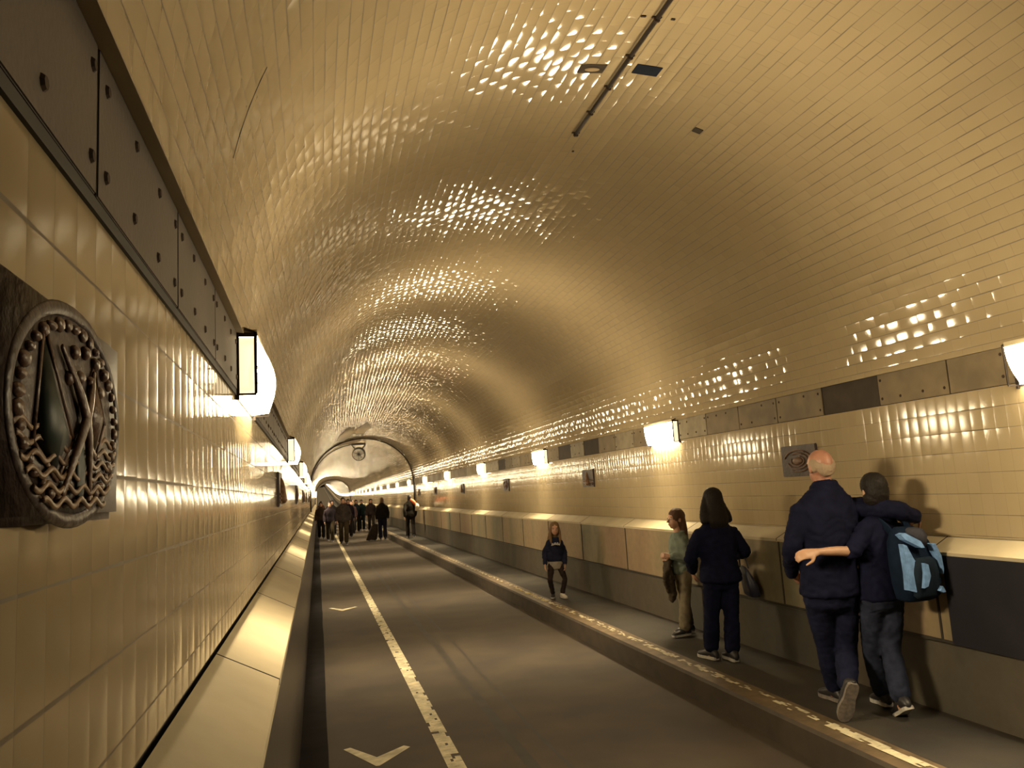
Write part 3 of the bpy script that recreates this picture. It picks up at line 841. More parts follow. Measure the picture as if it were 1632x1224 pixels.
def person(label, J, F, s, opt):
    """J: joint positions in the world; F: facing direction; s: size factor; opt: clothes and details"""
    J = {k: (V(v) if isinstance(v, (tuple, list)) else v) for k, v in J.items()}
    vox = opt.get('vox', .0065); cv = opt.get('cvox', .012)
    ground = opt.get('ground', 0)
    hc = (J['hipL']+J['hipR'])/2
    root = empty('person', (hc.x, hc.y, ground), label, 'person', opt.get('group'))
    U = V((0, 0, 1)); F = V(F).normalized(); S = F.cross(U).normalized()      # S: the figure's right
    hu = opt.get('head_up', U); hF = V(opt.get('head_F', F)).normalized(); hS = hF.cross(hu).normalized()
    sh = (J['shL']+J['shR'])/2; Ssh = (J['shR']-J['shL']); wsh = Ssh.length/2; Ssh = Ssh.normalized()
    Ship = (J['hipR']-J['hipL']).normalized(); sp = (sh-hc)
    Sw = S
    def dep(side): return side.cross(sp.normalized()).normalized()
    H = J['head']; wm = opt.get('stout', 1)
    # torso rings
    def torso(bm, inf, zlo=-.08, zhi=1.0, hem=0):
        R = []
        for t, w, d in ((-.16, .150, .100), (-.02, .168, .118), (.15, .160, .112), (.38, .145, .102), (.62, .160, .115), (.80, .172, .115), (.93, None, .100), (1.03, None, .088), (1.11, None, .074), (1.19, None, .060), (1.25, None, .055)):
            if t < zlo or t > zhi+.27: continue
            side = (Ship*(1-max(0, min(1, t)))+Ssh*max(0, min(1, t))).normalized()
            if w is None: w_ = wsh*(.97 if t < 1 else (.84 if t < 1.06 else (.60 if t < 1.15 else (.38 if t < 1.2 else .30))))
            else: w_ = w*s*wm if t < .7 else max(w*s*wm, wsh*.86)
            dd = d*s*(1+(wm-1)*.8)
            if t < .2 and hem: w_ += hem*s; dd += hem*s
            R.append((hc+sp*t, side*(w_+inf), dep(side)*(dd+inf)))
        loft(bm, R, 22, dome=.25)
    def arm(bm, k, inf, upto=1.0, r=(.050, .043, .030)):
        a, e, w = J['sh'+k], J['el'+k], J['ha'+k]
        a = a+(hc+sp-a).normalized()*.022*s-U*.034*s
        e2 = e; pts = [a, (a+e)/2, e, (e+w)/2, w]; rr = [r[0]*s*1.08+inf, (r[0]+.001)*s+inf, r[1]*s+inf, (r[1]*.92)*s+inf, r[2]*s+inf]
        if upto < 1:
            f = upto; cut = e+(w-e)*f; pts = [a, (a+e)/2, e, cut] if f > .05 else [a, (a+e)/2, e]; rr = rr[:3]+[r[1]*.95*s+inf] if f > .05 else rr[:3]
        limb(bm, pts, rr, 14)
    def leg(bm, k, inf, end=1.0, flare=0, r=(.084, .058, .040)):
        a, n, w = J['hip'+k], J['kn'+k], J['an'+k]
        w2 = n+(w-n)*end
        calf = n+(w-n)*.35
        limb(bm, [a+V((0, 0, .03*s)), (a+n)/2, n, calf, w2], [(r[0])*s+inf, (r[0]*.86)*s+inf, r[1]*s+inf, (r[1]*.95)*s+inf+flare*.5, r[2]*s+inf+flare], 14)
    # ---- body
    bm = bmesh.new()
    torso(bm, -.016); [arm(bm, k, -.006) for k in 'LR']; [leg(bm, k, -.012) for k in 'LR']
    hk = s if not opt.get('head') else opt['head']
    ell(bm, H+hu*.022*hk-hF*.008*hk, hS*.076*hk, hF*.098*hk, hu*.095*hk, 20, 12)
    ell(bm, H-hu*.045*hk+hF*.022*hk, hS*.058*hk, hF*.072*hk, hu*.070*hk, 18, 10)
    ell(bm, H-hu*.088*hk+hF*.055*hk, hS*.026*hk, hF*.026*hk, hu*.022*hk)
    limb(bm, [H+hu*.005*hk+hF*.088*hk, H-hu*.028*hk+hF*.112*hk], [.008*hk, .014*hk], 8)
    for q in (-1, 1):
        ell(bm, H+hS*q*.078*hk-hu*.012*hk-hF*.012*hk, hF*.018*hk, hS*.009*hk, hu*.031*hk, 10, 8)
        ell(bm, H+hS*q*.030*hk+hF*.072*hk+hu*.03*hk, hS*.024*hk, hF*.02*hk, hu*.008*hk, 10, 6)
    nb = hc+sp*1.14
    limb(bm, [nb, (nb+H)/2, H-hu*.03*hk-hF*.012*hk], [.060*s*min(wm, 1.15), .054*s, .053*hk], 14)
    for k in 'LR':
        if opt.get('nohand'+k): continue
        d = (J['ha'+k]-J['el'+k]).normalized(); hd = opt.get('handdir'+k, d); hn = opt.get('palm'+k, (S if k == 'L' else -S))
        hand(bm, J['ha'+k]+V(hd).normalized()*.015*s, V(hd), V(hn), s*opt.get('handscale', 1), opt.get('curl'+k, .45), opt.get('thumb'+k, 1 if k == 'L' else -1))
    for k in 'LR':   # feet inside the shoes
        fd = V(opt.get('foot'+k, F)); limb(bm, [J['an'+k], J['an'+k]-V((0, 0, .03*s)), J['an'+k]-V((0, 0, .04*s))+fd.normalized()*.06*s], [.036*s, .034*s, .026*s])
    me = fuse(bm, vox, 2); b = link('body', me, opt.get('skin', m_skin), root, True)
    if opt.get('face'):
        for q in (-1, 1):
            bm = bmesh.new(); c = H+hS*q*.031*hk+hF*.080*hk+hu*.008*hk; ell(bm, c, hS*.011*hk, hF*.008*hk, hu*.006*hk, 10, 6); e = obj('eye', bm, m_eyew, root, True)
            bm = bmesh.new(); ell(bm, c+hF*.007*hk, hS*.006*hk, hF*.005*hk, hu*.006*hk, 10, 6); obj('iris', bm, m_eye, e, True)
        bm = bmesh.new(); ell(bm, H-hu*.062*hk+hF*.090*hk, hS*.024*hk, hF*.008*hk, hu*.008*hk, 12, 6); obj('mouth', bm, m_lip, root, True)
    # ---- trousers
    bm = bmesh.new()
    torso(bm, -.002, -.2, .12); [leg(bm, k, .004, opt.get('trouser_len', .93), opt.get('flare', .012), opt.get('legr', (.084, .058, .040))) for k in 'LR']
    link('trousers', fuse(bm, cv, 2, .006*opt.get('fold', 1), 20, 3), opt['trousers'], root, True)
    if opt.get('belt'):
        bm = bmesh.new(); w = hc+sp*.10
        loft(bm, [(w-U*.018, Ship*(.150*s*wm+.012), dep(Ship)*(.108*s*wm+.012)), (w+U*.018, Ship*(.150*s*wm+.012), dep(Ship)*(.108*s*wm+.012))], 24, dome=0); obj('belt', bm, m_shoe, root, True)
    # ---- top
    bm = bmesh.new(); fit = opt.get('fit', .014)
    torso(bm, fit, opt.get('hem', -.05), opt.get('ztop', 1.0), opt.get('hemflare', .0))
    for k in 'LR':
        arm(bm, k, opt.get('sleeve', .012), opt.get('sleeve_'+k, 1.0))
    if opt.get('hood'):
        ell(bm, nb-hF*.05*s+U*.02*s, S*.10*s, F*.06*s, U*.05*s)
    link(opt.get('top_name', 'jacket'), fuse(bm, cv, 2, .008*opt.get('fold', 1), 16, 7), opt['top'], root, True)
    # collar
    if opt.get('collar'):
        bm = bmesh.new(); R = []
        for t in (0, .5, 1):
            R.append((nb+U*(.02+.045*t)*s-F*.006*s, S*(.078-.012*t)*s, F*(.072-.012*t)*s))
        loft(bm, R, 20, dome=.05); obj('collar', bm, opt['top'], root, True)
    if opt.get('shirt_hem'):
        bm = bmesh.new(); torso(bm, .006, -.2, .02); link('shirt_hem', fuse(bm, cv, 2), opt['shirt_hem'], root, True)
    # ---- shoes
    for k in 'LR':
        shoe(J['an'+k], V(opt.get('foot'+k, F)), V(opt.get('footup'+k, U)), s, opt.get('shoe'+k, opt.get('shoe', m_shoe)), opt.get('sole', m_sole), root)
    # ---- hair
    ht = opt.get('hair')
    if ht:
        bm = bmesh.new(); k = hk
        if ht == 'bald':      # short grey sides and nape under a bare crown
            for q in (-1, 1):
                ell(bm, H+hS*q*.058*k-hF*.022*k+hu*.012*k, hS*.024*k, hF*.058*k, hu*.050*k, 14, 8)
            ell(bm, H-hF*.072*k-hu*.006*k, hS*.064*k, hF*.034*k, hu*.062*k, 14, 8)
        else:
            ell(bm, H+hu*.032*k-hF*.018*k, hS*.088*k, hF*.104*k, hu*.098*k, 20, 12)
            ell(bm, H-hF*.045*k-hu*.01*k, hS*.086*k, hF*.072*k, hu*.105*k, 18, 10)
        if ht in ('long', 'shoulder', 'longside'):
            ln = {'long': .38, 'shoulder': .21, 'longside': .30}[ht]*k
            bd = -hF*.062*k; off = hS*(.05*k if ht == 'longside' else 0)
            limb(bm, [H+bd*.7+hu*.03*k, H+bd-hu*.08*k+off*.5, H+bd*1.35-hu*(.08*k+ln*.5)+off, H+bd*1.2-hu*(.06*k+ln)+off*1.2], [(.085*k, .06*k), (.092*k, .062*k), (opt.get('hairw', .10)*k, .045*k), (opt.get('hairw', .10)*.75*k, .025*k)], 18, ref=hF, sub=5)
            if ht == 'shoulder':
                for q in (-1, 1):
                    limb(bm, [H+hS*q*.06*k+hu*.03*k, H+hS*q*.088*k-hu*.05*k-hF*.01*k, H+hS*q*.112*k-hu*.13*k-hF*.03*k, H+hS*q*.135*k-hu*.19*k-hF*.05*k], [.035*k, .042*k, .048*k, .034*k], 12)
            if ht == 'longside':
                for q in (-1, 1):
                    limb(bm, [H+hS*q*.062*k+hu*.03*k, H+hS*q*.08*k-hu*.06*k, H+hS*q*.085*k-hu*.17*k+hF*.01*k, H+hS*q*.08*k-hu*.26*k+hF*.03*k], [.022*k, .028*k, .026*k, .012*k], 10)
        if ht == 'bob':
            ell(bm, H-hu*.055*k-hF*.025*k, hS*.092*k, hF*.080*k, hu*.075*k, 18, 10)
        link('hair', fuse(bm, max(.006, vox), 3, .0025, 45, 5), opt.get('hairmat', m_hblack), root, True)
    return root, dict(H=H, F=F, S=S, hc=hc, sp=sp, nb=nb, sh=sh)

navy = cloth('navy_jacket', (.008, .009, .028)); black = cloth('black_coat', (.012, .010, .011)); denim = cloth('dark_denim', (.012, .014, .038)); denim2 = cloth('blue_grey_denim', (.030, .036, .065), var=.5)
# the man in the navy jacket, right arm laid over the woman's shoulders
JM = dict(head=(3.305, 4.55, 1.808), neck=(3.31, 4.55, 1.666), shL=(3.10, 4.56, 1.565), shR=(3.52, 4.52, 1.560), elL=(3.035, 4.58, 1.275), haL=(3.15, 4.78, 1.10),
  elR=(3.64, 4.29, 1.505), haR=(3.80, 4.30, 1.445), hipL=(3.18, 4.57, .985), hipR=(3.38, 4.55, .985), knL=(3.32, 4.72, .60), anL=(3.43, 4.84, .285), knR=(3.40, 4.62, .60), anR=(3.225, 4.42, .41))
man, _ = person('bald man in dark navy jacket walking away with his arm around the woman', JM, (.1, 1, 0), 1.0,
  dict(top=navy, trousers=denim, hair='bald', hairmat=m_hgrey, skin=m_skin_red, collar=True, stout=1.12, fit=.02, hem=-.1, sleeve=.016, belt=False, flare=.014, ground=.2,
  footL=(.1, 1, -.05), footR=(-.1, .42, -.9), footupR=(.35, .85, .3), sole=m_gsole, head=1.02, legr=(.092, .065, .043), palmR=(0, .5, -.8), handdirR=(.15, .9, -.4), handdirL=(.6, .6, -.4), palmL=(.7, 0, 0), curlL=.7, curlR=.6))
# the woman with the backpack
JW = dict(head=(3.585, 4.41, 1.635), neck=(3.58, 4.42, 1.495), shL=(3.475, 4.42, 1.420), shR=(3.74, 4.42, 1.400), elL=(3.35, 4.37, 1.262), haL=(3.085, 4.37, 1.272), elR=(3.835, 4.42, 1.17), haR=(3.80, 4.60, .99),
  hipL=(3.50, 4.44, .945), hipR=(3.65, 4.44, .945), knL=(3.545, 4.56, .575), anL=(3.625, 4.60, .285), knR=(3.60, 4.44, .60), anR=(3.555, 4.35, .31))
m_pale = mat('pale_skin', (.50, .29, .18), .5, var=.1, vscale=25)
wom, _ = person('woman with short dark hair and backpack walking with her bare forearm behind the man', JW, (.1, 1, 0), .93,
  dict(top=cloth('dark_blue_top', (.008, .009, .030)), top_name='sweater', trousers=denim2, hair='bob', hairmat=m_hblack, skin=m_pale, fit=.012, hem=-.05, sleeve=.014, sleeve_L=.12, flare=.02, ground=.2,
  footL=(.3, 1, -.1), footR=(.35, 1, -.55), footupR=(0, .5, .85), handdirL=(-1, .05, -.08), palmL=(0, .75, -.5), curlL=.75, thumbL=1, legr=(.088, .06, .042), handscale=1.0))
# the dark haired woman
JB = dict(head=(3.425, 6.3, 1.575), neck=(3.438, 6.3, 1.40), shL=(3.265, 6.3, 1.325), shR=(3.60, 6.3, 1.315), elL=(3.20, 6.36, 1.10), haL=(3.275, 6.5, .96), elR=(3.70, 6.30, 1.11), haR=(3.70, 6.50, 1.06),
  hipL=(3.36, 6.3, .885), hipR=(3.52, 6.3, .880), knL=(3.335, 6.34, .56), anL=(3.315, 6.36, .28), knR=(3.485, 6.26, .56), anR=(3.44, 6.22, .28))
wb, _ = person('woman with long black hair in dark jacket carrying a handbag, walking away', JB, (-.05, 1, 0), .95,
  dict(top=cloth('blue_black_jacket', (.008, .009, .030)), trousers=cloth('blue_black_trousers', (.007, .008, .028)), hair='shoulder', hairmat=m_hblack, skin=m_skin, fit=.018, hem=-.1, hemflare=.012, sleeve=.018, ground=.2,
  stout=1.06, footL=(-.15, 1, -.02), footR=(.1, 1, -.02), legr=(.09, .066, .046), flare=.018, hairw=.105))
# girl in pale green, in profile
JG = dict(head=(3.612, 7.45, 1.375), neck=(3.642, 7.45, 1.25), shR=(3.63, 7.57, 1.185), shL=(3.63, 7.33, 1.185), elL=(3.625, 7.30, .985), haL=(3.50, 7.38, 1.005), elR=(3.64, 7.60, .985), haR=(3.52, 7.53, .985),
  hipL=(3.635, 7.38, .83), hipR=(3.635, 7.52, .83), knL=(3.60, 7.37, .56), anL=(3.57, 7.37, .275), knR=(3.655, 7.52, .56), anR=(3.69, 7.53, .275))
girl, _ = person('girl in pale green sweatshirt and khaki trousers standing sideways facing left', JG, (-1, -.05, 0), .78,
  dict(top=cloth('pale_green_sweatshirt', (.15, .175, .145)), top_name='sweatshirt', trousers=cloth('khaki_trousers', (.20, .165, .11)), hair='long', hairmat=m_hbrown, skin=m_skin, head=.88, face=True, ztop=.88, fit=.014, hem=-.04, sleeve=.014, ground=.2,
  footL=(-1, -.1, 0), footR=(-1, .1, 0), flare=.018, curlL=.8, curlR=.8, hood=True, hairw=.085, legr=(.088, .066, .05)))
# child facing the viewer
JK = dict(head=(3.30, 10.74, 1.185), neck=(3.302, 10.8, 1.085), shR=(3.215, 10.8, 1.02), shL=(3.395, 10.8, 1.01), elR=(3.15, 10.82, .85), haR=(3.125, 10.75, .70), elL=(3.45, 10.82, .83), haL=(3.42, 10.74, .68),
  hipR=(3.235, 10.8, .67), hipL=(3.35, 10.8, .67), knR=(3.175, 10.72, .475), anR=(3.235, 10.82, .262), knL=(3.395, 10.72, .47), anL=(3.345, 10.72, .262))
kid, K = person('small child in navy sweatshirt with pale print walking towards the viewer', JK, (-.22, -1, 0), .64,
  dict(top=cloth('navy_sweatshirt', (.014, .015, .035)), top_name='sweatshirt', trousers=cloth('dark_leggings', (.025, .016, .014)), hair='longside', hairmat=m_hfair, skin=m_skin, head=.80, face=True, fit=.014, hem=.08, sleeve=.012, ground=.2,
  footL=(.15, -1, 0), footR=(-.4, -1, 0), shirt_hem=cloth('grey_shirt', (.30, .26, .22)), ztop=.85, shoeL=m_wshoe, shoeR=m_shoe, flare=.004, legr=(.075, .052, .04), cvox=.010))
# pale arched print on the sweatshirt: a row of short worn strokes
bm = bmesh.new(); c = V((3.285, 10.69, .965)); Fk = V((-.22, -1, 0)).normalized(); Sk = Fk.cross(V((0, 0, 1)))
for i in range(7):
    a = (i-3)/3; p = c+Sk*(-a*.055)+V((0, 0, .012*(1-a*a)))+Fk*.02
    limb(bm, [p-V((0, 0, .013))+Sk*.004*(-1)**i, p+V((0, 0, .013))-Sk*.004*(-1)**i], [.006, .005], 6)
    if i % 2: limb(bm, [p-V((0, 0, .012)), p-V((0, 0, .012))+Sk*.016], [.005, .004], 6)
obj('chest_print', bm, mat('pale_print', (.45, .42, .40), .7), kid, True)

# backpack on the woman's back
bp = empty('backpack', (3.66, 4.24, .95), 'navy backpack with light blue panels worn by the woman in the couple', 'backpack')
def rbox_loft(bm, c, S_, F_, U_, rows, n=20, p=.55):
    """superelliptic sections; rows (height, half width, half depth, forward shift)"""
    fs = []; R = []
    for h, a, b, sh in rows:
        ring = []
        for i in range(n):
            t = 2*PI*i/n; cx_, sy_ = math.cos(t), math.sin(t)
            ring.append(bm.verts.new(c+U_*h+S_*a*math.copysign(abs(cx_)**p, cx_)+F_*(b*math.copysign(abs(sy_)**p, sy_)+sh)))
        R.append(ring)
    for a, b in zip(R, R[1:]):
        for i in range(n): fs.append(bm.faces.new((a[i], a[(i+1) % n], b[(i+1) % n], b[i])))
    fs.append(bm.faces.new(R[0][::-1])); fs.append(bm.faces.new(R[-1]))
    bmesh.ops.recalc_face_normals(bm, faces=fs)
Sx, Fy, Uz = V((1, .05, 0)).normalized(), V((-.05, 1, 0)).normalized(), V((0, 0, 1))
pc = V((3.66, 4.22, 1.17))
m_bpn = cloth('navy_pack_cloth', (.006, .014, .034)); m_bpl = cloth('light_blue_pack_cloth', (.17, .31, .60), var=.35, vs=30); m_bpg = cloth('grey_pack_mesh', (.05, .05, .065))
bm = bmesh.new(); rbox_loft(bm, pc, Sx, Fy, Uz, [(-.235, .09, .05, .01), (-.22, .125, .075, 0), (-.12, .145, .095, -.01), (.02, .145, .09, 0), (.13, .13, .075, .02), (.20, .10, .05, .03), (.225, .06, .03, .04)], 24)
obj('pack_body', bm, m_bpn, bp, True)
bm = bmesh.new(); rbox_loft(bm, pc+V((.0, -.085, -.07)), Sx, Fy, Uz, [(-.14, .07, .02, 0), (-.12, .095, .035, 0), (.02, .10, .04, 0), (.09, .09, .03, 0), (.11, .06, .015, 0)], 20)
obj('front_pocket', bm, cloth('dark_pack_pocket', (.010, .018, .03)), bp, True)
def patch(name, pts, m, thick=.008):
    """raised cloth panel from points (x offset, z offset) laid on the back of the pack"""
    bm = bmesh.new(); fs = []
    def dep_(x, z): return -.088+.35*x*x*2-.012+ (.05 if z > .12 else 0)*((z-.12)/.1 if z > .12 else 0)
    a = [bm.verts.new(pc+Sx*x+Uz*z+Fy*(dep_(x, z)-thick)) for x, z in pts]; b = [bm.verts.new(pc+Sx*x+Uz*z+Fy*(dep_(x, z)+.03)) for x, z in pts]
    fs = [bm.faces.new(a), bm.faces.new(b[::-1])]+[bm.faces.new((a[i], b[i], b[(i+1) % len(a)], a[(i+1) % len(a)])) for i in range(len(a))]
    bmesh.ops.recalc_face_normals(bm, faces=fs)
    return obj(name, bm, m, bp)
patch('side_panel', [(-.142, .13), (-.125, .12), (-.09, .04), (-.062, -.01), (-.065, -.05), (-.085, -.08), (-.082, -.15), (-.10, -.165), (-.145, -.15), (-.14, -.05)], m_bpl, .012)['label'] = 'light blue left panel'
patch('pocket_panel', [(-.045, .01), (-.02, .0), (-.012, -.07), (-.04, -.13), (-.07, -.14), (-.058, -.08)], m_bpl, .045)['label'] = 'light blue pocket strip'
patch('flap_strip', [(-.135, .185), (-.10, .195), (-.02, .14), (-.005, .10), (-.03, .10), (-.12, .155)], m_bpl, .02)['label'] = 'light blue strip under the flap'
patch('right_strip', [(.062, .115), (.075, .12), (.115, .04), (.122, -.04), (.112, -.07), (.10, -.03)], m_bpl, .03)['label'] = 'pale strip down the right side'
patch('emblem', [(.045, -.165), (.075, -.14), (.095, -.175), (.07, -.178)], m_bpl, .045)
bm = bmesh.new(); rbox_loft(bm, pc+V((.02, -.03, .165)), Sx, Fy, Uz, [(-.06, .055, .05, 0), (0, .07, .055, 0), (.04, .06, .045, .01), (.055, .03, .02, .02)], 18, .8)
obj('top_flap', bm, m_bpg, bp, True)
for q in (-1, 1):
    bm = bmesh.new(); limb(bm, [pc+Sx*q*.07+Uz*.17+Fy*.05, pc+Sx*q*.10+Uz*.275+Fy*.16, pc+Sx*q*.11+Uz*.26+Fy*.30, pc+Sx*q*.12+Uz*.05+Fy*.36], [(.028, .006)]*4, 8, ref=V((1, 0, 0)), dome=0)
    obj('shoulder_strap', bm, m_bpn, bp, True)

# handbag on the dark haired woman's forearm
hb = empty('handbag', (3.745, 6.33, .72), 'dark blue handbag hanging from the forearm of the long-haired woman', 'handbag')
bm = bmesh.new(); c = V((3.745, 6.36, .84))
rbox_loft(bm, c, V((.35, 1, 0)).normalized(), V((1, -.35, 0)).normalized(), V((0, 0, 1)), [(-.13, .13, .035, 0), (-.12, .155, .06, 0), (-.03, .15, .055, 0), (.06, .12, .035, -.005), (.13, .10, .012, -.01)], 22, .6)
for v in bm.verts: v.co.x -= (v.co.z-.84)*.22
obj('bag_body', bm, mat('dark_blue_leather', (.022, .024, .045), .45, var=.3, vscale=15, bump=.2), hb, True)
bm = bmesh.new()
for q in (-1, 1):
    limb(bm, [c+V((-.03, q*.07, .12)), c+V((-.04, q*.05, .20)), c+V((-.04, 0, .262)), c+V((-.035, -q*.03, .21)), c+V((-.03, -q*.06, .12))][:3], [.008]*3, 8)
obj('bag_handle', bm, m_shoe, hb, True)
# garment held by the girl
bm = bmesh.new(); c = V((3.47, 7.45, .80))
limb(bm, [V((3.505, 7.44, 1.0)), V((3.475, 7.45, .92)), V((3.485, 7.46, .78)), V((3.50, 7.45, .62)), V((3.49, 7.45, .55))], [(.03, .05), (.035, .07), (.05, .085), (.045, .07), (.02, .03)], 16)
limb(bm, [V((3.49, 7.42, .94)), V((3.43, 7.42, .80)), V((3.445, 7.42, .66))], [.02, .03, .022], 12)
hj = link('held_jacket', fuse(bm, .01, 2, .012, 22, 2), cloth('dark_olive_jacket', (.06, .045, .03)), None, True)
tag(hj, 'dark olive jacket hanging from the hands of the girl in pale green', 'jacket')

# ------------------------------------------------------------------ the distant crowd
def walker(x, y, h, toward, ph, lat=0, ground=0):
    s = h/1.72; f = -1 if toward else 1; rx = 1 if f > 0 else -1      # right side of the figure
    J = {}
    def P(a, b, z): return (x+a*s*rx, y+b*s*f, ground+z*s)
    J['head'] = P(0, .02, 1.60); J['neck'] = P(0, 0, 1.45)
    J['shL'] = P(-.185, 0, 1.38); J['shR'] = P(.185, 0, 1.38)
    J['elL'] = P(-.235, -.05-.1*ph, 1.11); J['elR'] = P(.235, -.05+.1*ph, 1.11)
    J['haL'] = P(-.235, .06-.22*ph, .88); J['haR'] = P(.235, .06+.22*ph, .88)
    J['hipL'] = P(-.09, 0, .90); J['hipR'] = P(.09, 0, .90)
    J['knL'] = P(-.095, .06+.2*ph, .50); J['knR'] = P(.095, .06-.14*ph, .50)
    J['anL'] = P(-.09, .27*ph, .085); J['anR'] = P(.09, -.3*ph, .085+.05*abs(ph))
    return J, (lat, f, 0), s
cl = lambda n, c: cloth(n, c)
crowd = [
 # x, y, h, toward, phase, opts
 (3.33, 29.0, 1.60, False, .9, .2, 'walker in dark clothes on the pavement carrying an orange and white bundle', dict(top=cl('charcoal_coat', (.02, .017, .013)), trousers=cl('dark_brown_trousers', (.018, .014, .012)), hair='bob', hem=-.2, hemflare=.03)),
 (2.62, 33.0, 1.76, False, .25, 0, 'man in dark coat standing at the kerb with a dark bag at his left', dict(top=cl('black_brown_coat', (.012, .009, .007)), trousers=cl('dark_blue_trousers', (.016, .014, .03)), hair='bob', stout=1.2, hem=-.15, hairmat=m_hfair)),
 (.98, 31.7, 1.86, True, .5, 0, 'tall man in grey-brown coat walking towards the viewer ahead of the crowd', dict(top=cl('grey_brown_coat', (.05, .038, .035)), trousers=cl('khaki_brown_trousers', (.05, .036, .02)), hair='short', stout=1.15, hem=-.2, face=True)),
 (.50, 34.5, 1.70, True, .8, 0, 'person in dark purple coat beside the left barrier, nearest of those there', dict(top=cl('plum_coat', (.022, .016, .022)), trousers=cl('olive_trousers', (.045, .035, .02)), hair='bob', hem=-.2, face=True)),
 (.14, 37.5, 1.72, True, .4, 0, 'person in brown jacket leftmost of the crowd against the barrier', dict(top=cl('brown_jacket', (.045, .028, .018)), trousers=cl('black_trousers', (.012, .01, .01)), hair='short', face=True)),
 (1.38, 37.0, 1.78, True, .6, 0, 'person in dark coat just right behind the tall man in grey-brown', dict(top=cl('dark_plum_coat', (.016, .012, .018)), trousers=cl('dark_trousers', (.016, .012, .012)), hair='short', face=True)),
 (1.98, 42.0, 1.72, True, .5, 0, 'person in dark blue-green coat in the middle of the road', dict(top=cl('blue_green_coat', (.012, .018, .026)), trousers=cl('brown_black_trousers', (.016, .012, .009)), hair='bob', stout=1.1, hem=-.2, face=True)),
 (2.34, 43.5, 1.70, True, .3, 0, 'person in dark teal top between the two walkers in mid road', dict(top=cl('teal_top', (.012, .03, .03)), trousers=cl('black_teal_trousers', (.012, .014, .014)), hair='short', face=True)),
 (2.70, 41.3, 1.72, True, .7, 0, 'person in dark coat with pale scarf right of the one in teal', dict(top=cl('umber_coat', (.022, .015, .015)), trousers=cl('brown_trousers', (.022, .015, .01)), hair='long', hem=-.12, face=True)),
 (.72, 40.5, 1.76, True, .3, 0, 'person in black between the brown jacket and the tall man, set back', dict(top=cl('soft_black_jacket', (.016, .013, .013)), trousers=cl('soft_black_trousers', (.014, .012, .012)), hair='bob', stout=1.15, face=True)),
 (1.62, 39.5, 1.70, True, .5, 0, 'person in dark maroon set back between the tall man and the road middle', dict(top=cl('maroon_coat', (.03, .014, .014)), trousers=cl('maroon_black_trousers', (.016, .012, .012)), hair='long', stout=1.15, hem=-.15, face=True)),
 (.75, 48.0, 1.74, True, .5, 0, 'person half hidden behind the walkers by the left barrier', dict(top=cl('grey_coat', (.05, .04, .035)), trousers=cl('dark_grey_trousers', (.02, .017, .015)), hair='short', face=True)),
 (1.75, 52.0, 1.75, True, .4, 0, 'person seen between the tall man and the mid-road walkers', dict(top=cl('rust_jacket', (.06, .025, .015)), trousers=cl('grey_black_trousers', (.018, .016, .016)), hair='bob', face=True)),
 (2.55, 60.0, 1.72, True, .6, 0, 'distant person in tan jacket behind the walkers in mid road', dict(top=cl('tan_jacket', (.10, .07, .04)), trousers=cl('dark_tan_trousers', (.03, .022, .015)), hair='short', face=True)),
 (.25, 62.0, 1.74, True, .3, 0, 'most distant person visible by the left barrier in brick red', dict(top=cl('brick_jacket', (.10, .035, .02)), trousers=cl('black_red_trousers', (.02, .013, .012)), hair='short', face=True)),
]
for x, y, h, tw, ph, lat, lab, o in crowd:
    g = .2 if x > 3 else 0
    J, F, s = walker(x, y, h, tw, ph, lat, g)
    o.update(vox=.016, cvox=.02, ground=g, group='walkers in the distance', sleeve=.022, fit=.028, fold=1.2, legr=(.10, .074, .056), flare=.014)
    person(lab, J, F, s, o)
# things they carry
bm = bmesh.new(); c = V((3.50, 28.98, 1.42))
limb(bm, [c+V((-.17, 0, .22)), c+V((-.05, -.04, .12)), c+V((.04, -.06, .0))], [.05, .07, .06], 12)
ob = empty('shoulder_bundle', (3.5, 28.98, 1.2), 'orange-red and white bundle over the shoulder of the pavement walker', 'bag')
obj('orange_roll', bm, mat('orange_red_cloth', (.5, .10, .03), .7), ob, True)
bm = bmesh.new(); limb(bm, [c+V((.04, -.06, .02)), c+V((.09, -.07, -.06)), c+V((.05, -.08, -.2))], [.06, .085, .05], 12)
obj('white_pouch', bm, mat('white_bag_cloth', (.7, .62, .5), .6), ob, True)
bg = empty('trolley_bag', (2.25, 33.0, 0), 'dark upright bag standing on the road left of the man at the kerb', 'bag')
bm = bmesh.new(); rbox_loft(bm, V((2.22, 33.0, .34)), V((1, 0, 0)), V((0, 1, 0)), V((0, 0, 1)), [(-.31, .20, .13, 0), (-.28, .22, .15, 0), (.05, .19, .14, 0), (.3, .13, .1, .0), (.34, .08, .05, 0)], 20, .6)
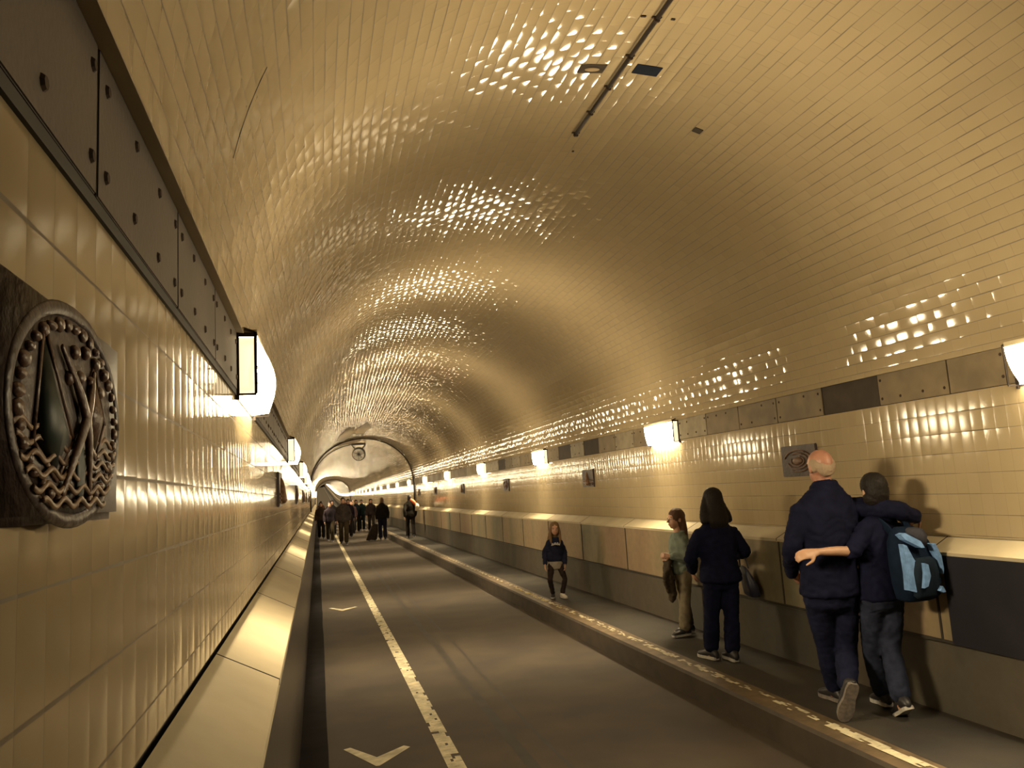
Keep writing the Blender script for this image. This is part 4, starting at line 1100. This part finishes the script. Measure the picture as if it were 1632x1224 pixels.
for v in bm.verts: v.co.x += (v.co.z-.34)*.28
obj('bag_shell', bm, cloth('brown_bag_cloth', (.035, .025, .02)), bg, True)
bm = bmesh.new(); tube(bm, [V((2.32, 33, .66)), V((2.37, 33, .86)), V((2.40, 33, .88))], .012, 8); obj('bag_handle', bm, m_iron, bg)
for q in (-.12, .12):
    bm = bmesh.new(); ell(bm, V((2.16+q, 33.0, .03)), V((.03, 0, 0)), V((0, 0, .03)), V((0, .02, 0)), 12, 6); obj('wheel', bm, m_black, bg, True)

# ------------------------------------------------------------------ camera, world, view
F_PX = 1220.; ROLL = math.radians(1.5); VP = (506, 798)
v = V((VP[0]-816, VP[1]-612, F_PX)).normalized()
up = V((-math.sin(ROLL), -math.cos(ROLL), 0)); up = (up-v*up.dot(v)).normalized()
rt = v.cross(up)
if rt.x < 0: rt = -rt
# rows of M map camera (x right, y down, z forward) to tunnel X, Y, Z
def to_world(c): return V((rt.dot(c), v.dot(c), up.dot(c)))
cx_, cy_, cz_ = to_world(V((1, 0, 0))), to_world(V((0, -1, 0))), to_world(V((0, 0, -1)))
cam = bpy.data.cameras.new('camera'); co = bpy.data.objects.new('camera', cam); C.objects.link(co)
co.matrix_world = Matrix(((cx_.x, cy_.x, cz_.x, 0), (cx_.y, cy_.y, cz_.y, 0), (cx_.z, cy_.z, cz_.z, 1.79), (0, 0, 0, 1)))
cam.sensor_width = 36; cam.lens = 36*F_PX/1632; cam.clip_start = .05; cam.clip_end = 900
sc.camera = co
w = bpy.data.worlds.new('world'); sc.world = w; w.use_nodes = True
w.node_tree.nodes['Background'].inputs[0].default_value = (.02, .015, .01, 1); w.node_tree.nodes['Background'].inputs[1].default_value = .2
sc.view_settings.view_transform = 'Standard'; sc.view_settings.look = 'None'; sc.view_settings.gamma = 1; sc.view_settings.exposure = -0.15
sc.cycles.use_denoising = True
sc.cycles.sample_clamp_indirect = 4; sc.cycles.max_bounces = 8; sc.cycles.diffuse_bounces = 3; sc.cycles.glossy_bounces = 4
sc.cycles.caustics_reflective = True
